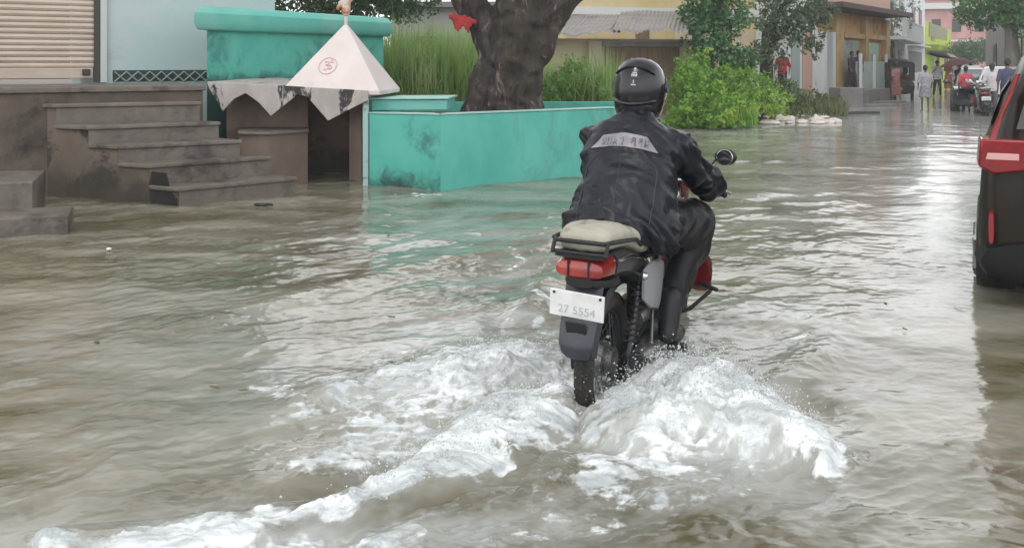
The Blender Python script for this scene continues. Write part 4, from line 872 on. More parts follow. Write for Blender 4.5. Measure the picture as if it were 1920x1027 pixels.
# trousers
m_tr = mat('black_rain_trousers', (.009, .009, .011), (.010, .010, .012), 3, .5, .1, 6, spec=.3)
tr_ = MB().ell((.24, 0, .85), (.16, .19, .10))
for sy in (-1, 1):
    l = leg(sy); tr_.cap(l[0], l[1] + Vector((-.01, 0, .02)), .12, .12, 18).ell(l[1] + Vector((.0, 0, .03)), (.115, .10, .13)).cap(l[1] - Vector((.01, 0, .03)), l[2] + Vector((.05, 0, .08)), .105, .062, 16)
    tr_.cap(l[1] + Vector((.02, 0, -.02)), l[1] + Vector((-.01, sy * .0, -.16)), .09, .06)
tm = organic(tr_, .0125, 5); co = coords(tm); nn_ = normals(tm); x, y, z = co.T
co += nn_ * (.010 * fbm(x * 5 + z * 4, y * 5 + z * 7, 2, 15) + .008 * np.sin((x - z) * 40 + 4 * pn(x * 5, z * 5, 3)))[:, None]; setco(tm, co); link(tm, 'trousers', m_tr, rider, smooth=180)
for sy in (-1, 1):
    l = leg(sy); bt_ = MB().cap(l[2] + Vector((.04, 0, .10)), l[2] + Vector((0, 0, -.03)), .06, .052, 14).cap(l[2] + Vector((-.02, 0, -.06)), l[3] + Vector((.04, 0, -.01)), .048, .042, 14).ell(l[3] + Vector((.05, 0, 0)), (.07, .046, .036)).ell(l[2] + Vector((-.03, 0, -.08)), (.045, .04, .035))
    bo = link(organic(bt_, .010, 4), 'boot', m_black, rider, smooth=180)
    MB().box(-.09, .19, -.046, .046, -.012, .006, Matrix.Translation(l[2] + Vector((.03, 0, -.135))) @ Matrix.Rotation(math.radians(12), 4, 'Y')).build('sole', m_rubber, bo, bevel=.008)
# gloves: palm and five separate fingers curled round each grip
for sy in (-1, 1):
    a = arm(sy)[2]; gd = Vector((-.04, sy * .115, -.025)).normalized()   # along the grip outward
    g0 = Vector((.925, sy * .272, .982)); gl = MB()
    gl.cap(arm(sy)[1].lerp(a, .78), a + Vector((.02, 0, 0)), .038, .033, 12)
    for k in range(4):
        r0 = g0 + gd * (.024 * k - .012); L_ = (.9, 1.0, .96, .82)[k]
        pts = [a + Vector((.0, (r0 - a).y * .7, .012)), r0 + Vector((-.022, 0, .026)), r0 + Vector((.012, 0, .029)), r0 + Vector((.034, 0, .008)) * L_ + r0 * 0, r0 + Vector((.024, 0, -.022 * L_)), r0 + Vector((-.002, 0, -.031 * L_))]
        gl.tube(pts, [.015, .0145, .014, .013, .012, .009], 8)
    gl.cap(a + Vector((.0, -sy * .02, -.005)), g0 - gd * .035 + Vector((-.02, 0, -.012)), .015, .013).cap(g0 - gd * .035 + Vector((-.02, 0, -.012)), g0 - gd * .03 + Vector((.02, 0, -.026)), .012, .010)
    gl.ell(a.lerp(g0, .5) + Vector((0, 0, .008)), (.045, .042, .02))
    link(organic(gl, .0045, 1), 'glove', m_black, rider, smooth=180)
# helmet
m_helm = mat('black_helmet_shell', (.006, .006, .009), rough=.2, coat=.35, spec=.35)
hc = hd + Vector((-.005, 0, .02)); HT = Matrix.Rotation(math.radians(8), 3, 'Y')
hm_ = MB(); rings = []
prof = [(-.165, .098, .085, .0), (-.16, .118, .103, .0), (-.12, .136, .118, .0), (-.07, .147, .127, -.002), (-.01, .152, .132, -.004), (.04, .147, .128, -.006), (.085, .128, .112, -.008), (.115, .10, .088, -.010), (.135, .062, .055, -.012), (.143, .02, .02, -.012)]
for z_, rx, ry, dx in prof:
    ring = []
    for k in range(48):
        a = 2 * math.pi * k / 48; fr = max(0, math.cos(a)) ** 2 * (.022 if z_ < -.03 else 0); rr = 1 + .012 * math.cos(4 * a) * (z_ > -.1)
        ring.append(hc + HT @ Vector((dx + (rx + fr) * math.cos(a) * rr, ry * math.sin(a) * rr, z_)))
    rings.append(ring)
he = hm_.loft(rings).build('helmet', m_helm, rider, smooth=180)
MB().tube([hc + HT @ Vector((.115 * math.cos(a) - .0, .10 * math.sin(a), -.163)) for a in np.linspace(0, 2 * math.pi, 33)[:-1]], .014, 8, closed=True).build('lining', m_black, he, smooth=True)
vz = []
for z_, rx, ry in ((-.052, .158, .133), (-.03, .163, .136), (.0, .165, .139), (.03, .160, .137), (.052, .152, .131)):
    o_ = [hc + HT @ Vector((rx * math.cos(a), ry * math.sin(a), z_)) for a in np.linspace(-1.55, 1.55, 24)]; vz.append(o_ + [p + (hc - p).normalized() * .006 for p in o_[::-1]])
MB().loft(vz).build('visor', mat('smoked_visor', (.03, .035, .035), rough=.08, coat=1), he, smooth=True)
for sy in (-1, 1):
    MB().disc(hc + HT @ Vector((.015, sy * .134, .0)), (0, 1, 0), .026, .016, 20).build('visor_pivot', m_satin, he, smooth=True)
# raised rear spoiler, vents, decal marks
def helmsurf(a, z_, off=.0):
    zs = [p[0] for p in prof]; rx = np.interp(z_, zs, [p[1] for p in prof]); ry = np.interp(z_, zs, [p[2] for p in prof]); dx = np.interp(z_, zs, [p[3] for p in prof])
    return hc + HT @ Vector((dx + (rx + off) * math.cos(a), (ry + off) * math.sin(a), z_))
rd = MB()
rd.tube([helmsurf(a, -.085 - .018 * math.cos((a - math.pi) * 2), .002) for a in np.linspace(math.pi - 1.0, math.pi + 1.0, 20)], [.004] + [.011] * 18 + [.004], 8)
rd.tube([helmsurf(a, .035 + .05 * math.cos((a - math.pi) * 1.3), .001) for a in np.linspace(math.pi - .95, math.pi + .95, 20)], [.003] + [.008] * 18 + [.003], 8)
rd.build('rear_ridge', m_helm, he, smooth=True)
m_decal = mat('silver_decal', (.55, .56, .58), rough=.3)
def decal(a0, a1, z0, z1):
    q = MB(); o_ = [[helmsurf(a, z_, .0022) for a in np.linspace(a0, a1, 6)] for z_ in np.linspace(z0, z1, 4)]
    rr = [o + [p + (hc - p).normalized() * .0015 for p in o[::-1]] for o in o_]; q.loft(rr); return q
dd = MB(); c_a = math.pi + .08
for (a0, a1, z0, z1) in ((-.03, .06, .072, .09), (.0, .03, .06, .075), (-.10, -.05, .032, .046), (-.03, .03, .032, .046), (.05, .12, .032, .046), (-.08, .10, .05, .054), (-.02, .02, -.002, .015), (-.09, .09, -.012, -.006)):
    q = decal(c_a + a0, c_a + a1, z0, z1); dd.add(q.v, q.f)
dd.build('decal', m_decal, he)

# ------------------------------------------------------------------ cars
def csec(x, half):
    pts = [(y, z) for y, z in half]; return [Vector((x, y, z)) for y, z in pts] + [Vector((x, -y, z)) for y, z in pts[::-1]]
m_glass = mat('dark_car_glass', (.012, .018, .018), rough=.06, coat=.6)
m_tail = mat('red_tail_lens', (.36, .006, .015), (.24, .004, .008), 6, .15, coat=.35, spec=.4)
m_clear = mat('clear_lens', (.85, .45, .45), rough=.15, coat=1)
def make_car(name, label, paint, L=4.4, Wd=.87, H=1.68, detail=False, loc=(0, 0, 0), rz=0, belt=1.02, hood=1.0, glass=None, group=None):
    r = empty(name, loc, rz, label, 'car', group); k = Wd / .87
    def h(w, z0, zt, fl=.03): return [(.001, z0), (w * .9, z0), (w, z0 + .07), (w + fl, z0 + .28), (w + .012, z0 + .45), (w - .01, zt - .06), (w - .05, zt), (.001, zt + .012)]
    st_ = [(0, .74, .42, belt - .08, 0), (.03, .80, .34, belt - .03, 0), (.10, .835, .30, belt, .02), (.5, .84, .30, belt, .035), (1.2, .85, .28, belt, .0), (2.4, .85, .28, belt - .01, .0), (3.1, .845, .28, belt - .03, .01), (3.5, .84, .28, hood, .035), (L - .25, .80, .28, hood - .08, .03), (L - .06, .72, .32, hood - .2, 0), (L, .60, .38, hood - .3, 0)]
    bdy = MB().loft([csec(x, h(w * k, z0, zt, f_)) for x, w, z0, zt, f_ in st_]).build('body', paint, r, smooth=45)
    zs = [(belt - .02, .05, 3.15, .825), (belt + .06, .07, 3.0, .80), (belt + .26, .13, 2.6, .735), (H - .20, .24, 2.2, .665), (H - .06, .34, 1.98, .61), (H - .012, .50, 1.8, .54), (H, .75, 1.6, .40)]
    def rr(z, x0, x1, w, n=40, off=0):
        w = w * k + off; x0 -= off; x1 += off; cx = (x0 + x1) / 2; hx = (x1 - x0) / 2; e = 2 / 7.0
        return [Vector((cx + hx * math.copysign(abs(math.cos(a)) ** e, math.cos(a)), w * math.copysign(abs(math.sin(a)) ** e, math.sin(a)), z)) for a in [2 * math.pi * (i + .5) / n for i in range(n)]]
    cab = MB().loft([rr(*q) for q in zs]).build('cabin', paint, r, smooth=45)
    def interp(z, off=.008):
        q = [np.interp(z, [a[0] for a in zs], [a[i] for a in zs]) for i in (1, 2, 3)]; return q[0] - off, q[1] + off, q[2] * k + off
    gm = glass or m_glass
    for nm, fn_ in (('rear_window', 0), ('windscreen', 1), ('side_window', 2), ('side_window', 3)):
        V = []; za, zb = belt + .07, H - .19 if fn_ < 2 else H - .22
        for z in np.linspace(za, zb, 4):
            x0, x1, w = interp(z)
            for u in np.linspace(0, 1, 5):
                if fn_ == 0: V.append((x0, (-.80 + 1.60 * u) * w, z))
                elif fn_ == 1: V.append((x1, (-.86 + 1.72 * u) * w, z))
                else: V.append((x0 + .32 + (x1 - x0 - .6) * u, w * (1 if fn_ == 2 else -1), z))
        MB().add(V, [(j * 5 + i, j * 5 + i + 1, j * 5 + i + 6, j * 5 + i + 5) for j in range(3) for i in range(4)]).build(nm, gm, r, smooth=True)
    for x in (.80, 3.45):
        for sy in (-1, 1):
            c = Vector((x, sy * (Wd - .10), .33)); w_ = MB().tube([c + Vector((0, -sy * .12, 0)), c + Vector((0, sy * .075, 0)), c + Vector((0, sy * .105, 0))], [.33, .33, .30], 36).build('wheel', m_rubber, r, smooth=True)
            rm = MB().tube([c + Vector((0, sy * .09, 0)), c + Vector((0, sy * .11, 0))], [.215, .20], 30)
            for q in range(5): a = q * 1.2566; rm.tube([c + Vector((0, sy * .115, 0)), c + Vector((math.cos(a) * .19, sy * .112, math.sin(a) * .19))], .022, 6)
            rm.build('rim', m_alu, w_, smooth=True)
            MB().tube([c + Vector((math.cos(a) * .375, sy * .035, math.sin(a) * .375)) for a in np.linspace(-.35, math.pi + .35, 22)], .038, 8, flat=1.8).build('wheel_arch', m_black, r, smooth=True)
    for sy in (-1, 1):
        MB().loft([sect(L - .22, .10, hood - .24, hood - .10, y0=sy * (Wd - .24)), sect(L - .03, .085, hood - .26, hood - .14, y0=sy * (Wd - .27))]).build('headlight', m_clear, r, smooth=True)
        if not detail: MB().cap((2.72, sy * Wd * .98, belt + .04), (2.76, sy * (Wd + .10), belt + .08), .02).ell((2.76, sy * (Wd + .14), belt + .10), (.05, .10, .065)).build('side_mirror', paint, r, smooth=True)
        if not detail: MB().loft([sect(-.01, .09, belt - .2, belt - .05, y0=sy * (Wd - .17)), sect(.12, .10, belt - .2, belt - .05, y0=sy * (Wd - .115))]).build('tail_light', m_tail, r, smooth=True)
    MB().box(L - .06, L + .012, -.35, .35, hood - .3, hood - .2).build('grille', m_black, r, bevel=.01)
    return r
# the SUV at the right edge; its rear left corner stands in the water
m_brown_p = mat('dark_brown_car_paint', (.022, .016, .010), (.03, .022, .015), 2, .35, coat=.12, spec=.25)
SB = math.radians(61); sc = Vector((2.885, 5.66)); lf = Vector((-math.sin(SB), math.cos(SB))); sp_ = sc - lf * .885
suv = make_car('car', 'dark brown family car with bright red tail lamp at the right edge', m_brown_p, 4.4, .885, 1.74, True, (sp_.x, sp_.y, ROADZ), SB, belt=1.16, hood=1.06)
for sy in (-1, 1):
    # pillar lamp following the cabin corner, then the wide lamp below it
    rg = []
    for z, x, y, w in ((1.165, .0, .80, .03), (1.22, .035, .78, .025), (1.33, .10, .735, .012), (1.45, .165, .69, .018), (1.57, .24, .65, .010)):
        rg.append([Vector((x - .03, sy * (y - w), z)), Vector((x - .035, sy * (y + .0), z)), Vector((x + .0, sy * (y + .008), z)), Vector((x + .03, sy * (y + .012), z)), Vector((x + .06, sy * (y - .02), z)), Vector((x + .02, sy * (y - w), z))])
    MB().loft(rg).build('pillar_lamp', m_tail, suv, smooth=30)
    def yz(x, q): return [Vector((x, sy * y, z)) for y, z in q]
    o1 = [(.882, 1.0), (.87, 1.17), (.62, 1.17), (.607, .985), (.80, .955)]; o2 = [(.598, .985), (.602, 1.165), (.40, 1.12), (.34, 1.06), (.42, 1.01)]
    tl = MB().extr(yz(-.036, [(y - .02, z) for y, z in o1]), (.30, sy * .02, 0)).build('tail_light', m_tail, suv, bevel=.014)
    MB().extr(yz(-.0395, [(.82, 1.045), (.81, 1.085), (.64, 1.085), (.64, 1.045)]), (.006, 0, 0)).build('clear_strip', m_clear, tl, bevel=.002)
    h2 = MB().extr(yz(-.034, o2), (.06, 0, 0)).build('hatch_light', m_tail, suv, bevel=.012)
    MB().extr(yz(-.0375, [(.585, 1.035), (.585, 1.09), (.47, 1.075), (.47, 1.04)]), (.006, 0, 0)).build('clear_strip', m_clear, h2, bevel=.002)
    MB().tube([(-.006, sy * .60, .56), (-.018, sy * .605, .75), (-.024, sy * .603, .97)], .005, 5).build('panel_gap', m_rubber, suv)
    MB().loft([sect(-.062, .013, .53, .72, y0=sy * .79), sect(.0, .02, .52, .73, y0=sy * .79)]).build('bumper_reflector', mat('dim_red_reflector', (.3, .02, .03), rough=.2), suv, smooth=True)
MB().loft([sect(-.065, .78, .30, .46), sect(-.045, .85, .27, .56), sect(.12, .89, .25, .60)]).build('bumper', mat('matt_bumper', (.010, .010, .011), rough=.6, spec=.2), suv, smooth=True)
MB().loft([sect(-.036, .57, .66, .90), sect(.02, .585, .64, .92)]).build('tailgate_panel', mat('taupe_panel', (.13, .115, .085), rough=.3, coat=.5), suv, smooth=True)
rpl = MB().box(-.054, -.044, .0, .545, .745, .865).build('number_plate', mat('dull_plate', (.52, .51, .44), rough=.5), suv, bevel=.004)
MB().tube([(-.05, -.6, .56), (-.068, 0, .55), (-.05, .6, .56)], .010, 6).build('chrome_strip', m_chrome, suv, smooth=True)
tb_ = textmesh('XL6', .075, .003); tb_.transform(Matrix.Translation((-.044, .44, .935)) @ Matrix.Rotation(math.radians(-90), 4, 'Z') @ Matrix.Rotation(math.radians(90), 4, 'X')); link(tb_, 'badge', m_chrome, suv)
MB().tube([(.33, 0, 1.645), (.38, 0, 1.72)], [.02, .01], 8).build('antenna', m_black, suv, smooth=True)
# far cars by the right kerb
cz = lambda px, d: (P(px, 0, d).x, d, -.12)
make_car('car', 'dark parked car with greenish windscreen behind the pedestrians', mat('dark_far_paint', (.02, .025, .03), rough=.25, coat=.8), 4.0, .84, 1.45, False, cz(1838, 31), math.radians(63 + 180), belt=.92, hood=.86, glass=mat('green_glass', (.05, .12, .10), rough=.08))
make_car('car', 'white parked car behind the dark parked car', mat('white_far_paint', (.75, .76, .76), rough=.3, coat=.6), 4.0, .84, 1.50, False, cz(1880, 30), math.radians(63 + 180), belt=.95, hood=.9)
make_car('car', 'silver car parked farthest down the street on the right', mat('silver_far_paint', (.5, .51, .52), rough=.3, metal=.4, coat=.6), 4.0, .84, 1.45, False, cz(1822, 50), math.radians(63 + 180), belt=.92, hood=.86)
# parked motorcycles by the right kerb: copies of the motorcycle and its parts
c = copy_tree(bike); c.location = (P(1851, 0, 25.6).x, 25.6, -.12); c.rotation_euler = (math.radians(-5), 0, math.radians(68)); c['label'] = 'parked motorcycle without rider at the right edge of the far road'

# auto rickshaw seen from behind
m_rk = mat('black_canvas', (.02, .02, .02), rough=.6); m_rky = mat('dark_green_yellow', (.16, .14, .02), rough=.4)
ar = empty('auto_rickshaw', (P(1684, 0, 37.5).x, 37.5, -.05), math.radians(70), 'black hooded auto rickshaw parked at the left side of the street', 'auto rickshaw')
MB().loft([sect(0, .56, .28, .80), sect(.06, .64, .24, .86), sect(.5, .65, .22, .88), sect(1.3, .64, .24, .80), sect(2.2, .40, .30, .90), sect(2.6, .22, .35, 1.0)]).build('body', m_rk, ar, smooth=True)
hood_ = []
for x, w, z in ((.05, .60, 1.62), (.2, .64, 1.70), (1.0, .65, 1.74), (1.7, .62, 1.70), (2.0, .55, 1.62)):
    hood_.append([Vector((x, w * math.cos(a), z - .22 + .22 * math.sin(a))) for a in np.linspace(0, math.pi, 14)] + [Vector((x, w * .95 * math.cos(a), z - .26 + .22 * math.sin(a))) for a in np.linspace(math.pi, 0, 14)])
MB().loft(hood_).build('canopy', m_rk, ar, smooth=True)
for sy in (-1, 1):
    for x in (.06, 1.05, 1.95): MB().box(x - .03, x + .03, sy * .60 - .035, sy * .60 + .035, .8, 1.50).build('post', m_rk, ar)
    MB().disc((.45, sy * .56, .22), (0, 1, 0), .22, .10, 22).build('wheel', m_rubber, ar, smooth=True)
    MB().box(-.012, .01, sy * .5 - .06, sy * .5 + .06, .60, .72).build('tail_light', m_tail, ar)
MB().box(.0, .03, -.60, .60, 1.36, 1.56).box(.0, .03, -.60, -.40, .8, 1.36).box(.0, .03, .40, .60, .8, 1.36).build('rear_curtain', m_rk, ar)
MB().box(.55, .70, -.55, .55, .55, 1.05).box(.7, 1.1, -.55, .55, .5, .6).build('bench_seat', mat('seat_red', (.16, .04, .04), rough=.6), ar, bevel=.03)
MB().disc((2.35, 0, .22), (0, 1, 0), .22, .09, 22).build('front_wheel', m_rubber, ar, smooth=True)
MB().loft([sect(1.95, .50, .95, 1.5), sect(2.0, .48, .98, 1.46)]).build('windscreen', m_glass, ar, smooth=True)
MB().box(-.02, -.005, -.16, .16, .42, .52).build('number_plate', mat('yellow_plate', (.6, .45, .05), rough=.5), ar)

# ------------------------------------------------------------------ pedestrians
def make_person(label, px, d, h, zf, rz, top, low, skin=(.22, .13, .09), stride=.18, skirt=False, short=False, arm_up=False, hairc=(.012, .010, .010), wear=('shirt', 'trousers')):
    loc = (P(px, 0, d).x, d, zf); r = empty('person', loc, math.radians(rz), label, 'person'); k = h / 1.68
    V = lambda x, y, z: Vector((x * k, y * k, z * k))
    hips = [V(0, s * .085, .88) for s in (-1, 1)]; knees = [V(s * stride * .5 + .03, s * .09, .48) for s in (-1, 1)]; ank = [V(s * stride, s * .085, .08) for s in (-1, 1)]
    b_ = MB(); hdp = V(.02, 0, 1.57)
    b_.ell(hdp, (.09 * k, .075 * k, .115 * k)).ell(hdp + V(.085, 0, -.01), (.018 * k, .014 * k, .022 * k)).cap(V(0, 0, 1.36), V(.01, 0, 1.5), .05 * k).cap(V(0, 0, .95), V(0, 0, 1.25), .11 * k, .13 * k).cap(V(0, -.14, 1.34), V(0, .14, 1.34), .06 * k)
    hands = []
    for i, s in enumerate((-1, 1)):
        b_.cap(hips[i], knees[i], .075 * k, .05 * k).cap(knees[i], ank[i], .048 * k, .032 * k).cap(ank[i] + V(-.03, 0, -.04), ank[i] + V(.13, s * .015, -.05), .032 * k, .025 * k)
        sh_ = V(0, s * .19, 1.34); el = V(-s * stride * .4, s * .25, 1.07); ha = V(.08 - s * stride * .5, s * .24, .85)
        if arm_up and s < 0: el = V(.10, s * .24, 1.12); ha = V(.22, s * .15, 1.30)
        b_.cap(sh_, el, .045 * k, .036 * k).cap(el, ha, .036 * k, .024 * k).ell(ha + (ha - el).normalized() * .04 * k, (.03 * k, .02 * k, .045 * k)); hands.append(ha)
        for f_ in range(5): b_.cap(ha + (ha - el).normalized() * .06 * k + V(.012 * (f_ - 2), 0, 0), ha + (ha - el).normalized() * (.11 - .01 * abs(f_ - 2)) * k + V(.014 * (f_ - 2), 0, 0), .009 * k, .007 * k, 6)
    body_ = link(organic(b_, .013, 2), 'body', mat('skin', skin, rough=.5), r, smooth=180)
    t_ = MB().loft([[V(math.cos(a) * rx, math.sin(a) * ry, z) for a in [2 * math.pi * q / 18 for q in range(18)]] for z, rx, ry in ((.80, .14, .175), (.95, .13, .165), (1.1, .125, .16), (1.28, .13, .19), (1.38, .09, .15), (1.42, .06, .07))])
    for i, s in enumerate((-1, 1)):
        el = V(-s * stride * .4, s * .25, 1.07)
        if arm_up and s < 0: el = V(.10, s * .24, 1.12)
        t_.cap(V(0, s * .17, 1.34), V(0, s * .19, 1.34).lerp(el, .9), .065 * k, .058 * k)
    tm_ = organic(t_, .018, 3); co = coords(tm_); co += normals(tm_) * (.008 * fbm(co[:, 0] * 6, co[:, 2] * 9 + co[:, 1] * 5, 3, int(px) % 50))[:, None]; setco(tm_, co); link(tm_, wear[0], top, r, smooth=180)
    q_ = MB()
    if skirt: q_.loft([[V(math.cos(a) * rx * (1 + .06 * math.sin(9 * a)), math.sin(a) * ry * (1 + .06 * math.sin(9 * a)), z) for a in [2 * math.pi * q / 36 for q in range(36)]] for z, rx, ry in ((skirt, .20, .23), (.6, .19, .22), (.85, .15, .185), (.95, .13, .165))])
    else:
        q_.ell(V(0, 0, .88), (.135 * k, .165 * k, .12 * k))
        for i in range(2):
            if short: q_.cap(hips[i], hips[i].lerp(knees[i], .95), .095 * k, .08 * k)
            else: q_.cap(hips[i], knees[i], .095 * k, .07 * k).cap(knees[i], ank[i] + V(0, 0, .04), .07 * k, .055 * k)
    link(organic(q_, .018, 2), wear[1], low, r, smooth=180)
    link(organic(MB().ell(hdp + V(-.015, 0, .02), (.10 * k, .085 * k, .115 * k)).ell(hdp + V(-.085, 0, -.03), (.04 * k, .045 * k, .05 * k)), .014, 2), 'hair', mat('black_hair', hairc, rough=.5), body_, smooth=180)
    return r, Vector(loc), [Matrix.Rotation(math.radians(rz), 3, 'Z') @ h_ for h_ in hands]
def cm(name, c, c2=None, s=8): return mat(name, c, c2, s, .8)
def umbrella(label, c, mtl, tilt=0, R_=.52):
    r = empty('umbrella', tuple(c), label=label, cat='umbrella'); T = Matrix.Rotation(tilt, 3, 'Y'); rg = []
    for rr_, z in ((.02, .80), (.15, .785), (.30, .74), (.42, .67), (R_, .585)): rg.append([T @ Vector((rr_ * math.cos(a) * (1 - .05 * (math.cos(8 * a) < 0) * (rr_ > .4)), rr_ * math.sin(a), z)) for a in [2 * math.pi * q / 32 for q in range(32)]])
    rg += [[p - Vector((0, 0, .006)) for p in q] for q in rg[::-1]]
    MB().loft(rg).build('canopy', mtl, r, smooth=True)
    MB().tube([T @ Vector((0, 0, .84)), T @ Vector((0, 0, -.06))], .008, 6).build('shaft', m_black, r)
    for q in range(8): a = q * math.pi / 4; MB().tube([T @ Vector((0, 0, .5)), T @ Vector((.3 * math.cos(a), .3 * math.sin(a), .72))], .004, 4).build('rib', m_black, r)
make_person('child walking away in grey patterned frock with bare legs', 1735, 27.7, 1.42, 0, 85, cm('frock_top', (.30, .29, .34), (.5, .48, .5), 30), cm('frock_skirt', (.13, .13, .16), (.42, .41, .44), 26), skirt=.52, stride=.07, wear=('frock_top', 'skirt'))
_, lo, ha = make_person('person under the black umbrella with dark trousers and pale shirt', 1757, 40, 1.6, 0, -95, cm('pale_shirt', (.55, .58, .66)), cm('dark_trousers', (.03, .03, .05)), arm_up=True)
umbrella('open black umbrella held behind the child in grey frock', lo + ha[0] + Vector((0, 0, .0)), mat('black_umbrella_cloth', (.02, .02, .035), rough=.6), .25)
_, lo, ha = make_person('woman in rust orange saree under a beige umbrella', 1778, 51, 1.58, 0, -100, cm('rust_blouse', (.45, .14, .06)), cm('rust_saree', (.42, .13, .07), (.5, .25, .15), 10), skirt=.06, arm_up=True, wear=('blouse', 'saree'))
umbrella('beige umbrella held far down the street', lo + ha[0], mat('beige_umbrella_cloth', (.55, .42, .33), rough=.7), .1, .6)
make_person('person in pinkish red shirt and shorts wading at the right', 1811, 28.3, 1.42, -.03, 80, cm('pinkish_red', (.62, .09, .12)), cm('red_shorts', (.5, .08, .10)), short=True, stride=.1, wear=('shirt', 'shorts'))
make_person('person in white shirt and grey trousers by the parked motorcycles', 1860, 26.2, 1.52, -.05, 60, cm('white_shirt', (.66, .62, .66)), cm('grey_trousers', (.14, .13, .14)))
make_person('person in dark navy patterned clothes beside the car tail lamp', 1889, 24.5, 1.66, -.05, 75, cm('navy_pattern', (.035, .035, .09), (.10, .10, .18), 30), cm('navy_cloth', (.03, .04, .08)))
0 and make_person('person in dark maroon clothes between the two walkers at right', 1835, 27.4, 1.45, -.05, 95, cm('maroon', (.11, .02, .03)), cm('maroon_dark', (.05, .02, .03)))
_, lo, ha = make_person('person in black shirt holding the dark maroon umbrella low', 1799, 34, 1.5, 0, -80, cm('black_shirt', (.03, .02, .03)), cm('brown_trousers', (.07, .04, .04)), arm_up=True)
umbrella('dark maroon umbrella held low beside the person in red', lo + ha[0] - Vector((0, 0, .28)), mat('maroon_umbrella_cloth', (.10, .02, .035), rough=.6), -.2, .6)
make_person('woman in maroon and pink saree standing behind the rickshaw', 1680, 35.6, 1.5, 0, 110, cm('pink_blouse', (.42, .14, .14), (.5, .3, .25), 20), cm('maroon_saree', (.30, .07, .08), (.42, .2, .18), 18), skirt=.25, wear=('blouse', 'saree'))
make_person('person in dark purple clothes in the shop doorway, left one', 1597, 33.6, 1.42, .50, -60, cm('dark_purple', (.045, .02, .06)), cm('purple_dark', (.06, .015, .03)))
make_person('person in dark clothes in the shop doorway, right one', 1609, 34.0, 1.45, .50, -75, cm('indigo', (.03, .02, .055)), cm('plum', (.05, .015, .025)), stride=.1)
make_person('person in red top standing under the hanging branches', 1467, 29.5, 1.5, .42, -120, cm('bright_red', (.50, .03, .05)), cm('dark_cloth', (.03, .03, .035)))

# ------------------------------------------------------------------ buildings behind
def facade(name, label, a, b, depth, z0, h, wall, parts=(), roof=None, cat='building'):
    """a, b: ends of the street face in plan (2-D); body runs back from it. parts: (name, material, t0, t1, z0, z1, out)"""
    a = Vector(a); b = Vector(b); w = (b - a); L = w.length; w.normalize(); n_ = Vector((-w.y, w.x)); r = empty(name, (*(a + b).lerp(a, .5) / 2, z0) if False else (*((a + b) / 2), z0), label=label, cat=cat)
    MB().prism([a, b, b + n_ * depth, a + n_ * depth], z0, h).build('wall', wall, r, True)
    for nm, m_, t0, t1, za, zb, o in parts:
        q0 = a + w * (L * t0); q1 = a + w * (L * t1); s = -o
        if isinstance(nm, tuple): nm = nm[0]
        MB().prism([q0 + n_ * min(s, -.004), q1 + n_ * min(s, -.004), q1 + n_ * .02, q0 + n_ * .02] if o >= 0 else [q0 - n_ * .01, q1 - n_ * .01, q1 + n_ * .02, q0 + n_ * .02], za, zb).build(nm, m_, r, True)
    if roof: MB().prism([a - w * .15 - n_ * .25, b + w * .15 - n_ * .25, b + w * .15 + n_ * (depth + .1), a - w * .15 + n_ * (depth + .1)], h + .003, h + .18).build('roof', roof, r, True)
    return r, a, w, n_, L
xy = lambda px, d: P(px, 0, d).xy
m_cream = mat('cream_wall', (.62, .52, .33), (.70, .60, .42), 1.2, .85, .1, 20, dirt=(.36, .29, .19), dscale=.9, dth=(.52, .8)); m_or = mat('orange_wall', (.62, .33, .10), (.70, .42, .16), 1.2, .8, .1, 20, dirt=(.34, .17, .06), dscale=1.1)
m_ocre = mat('ochre_wall', (.55, .34, .12), (.62, .45, .22), 1.5, .8); m_wh = mat('white_wall', (.70, .74, .73), (.78, .80, .80), 1, .7, dirt=(.46, .52, .5), dscale=.8); m_win = mat('dark_window', (.03, .035, .035), rough=.15)
m_pk = mat('pink_wall', (.62, .31, .31), (.68, .40, .38), 1, .8, dirt=(.5, .26, .25), dscale=.6); m_lime = mat('lime_wall', (.50, .66, .03), (.58, .72, .06), 1, .7); m_conc = mat('concrete', (.22, .21, .20), (.3, .29, .28), 1.5, .85, .2, 15)
m_pkc = mat('salmon_wall', (.60, .38, .30), rough=.8); m_tin = mat('tin_sheet', (.34, .32, .31), (.46, .43, .42), 2, .45, metal=.3, dirt=(.12, .08, .06), dscale=1.2, stretch=(.3, 1, 1)); m_wood = mat('brown_boards', (.17, .11, .065), (.26, .18, .11), 2, .8, stretch=(6, 6, .6)); m_rail = mat('white_rail', (.72, .74, .74), rough=.6)
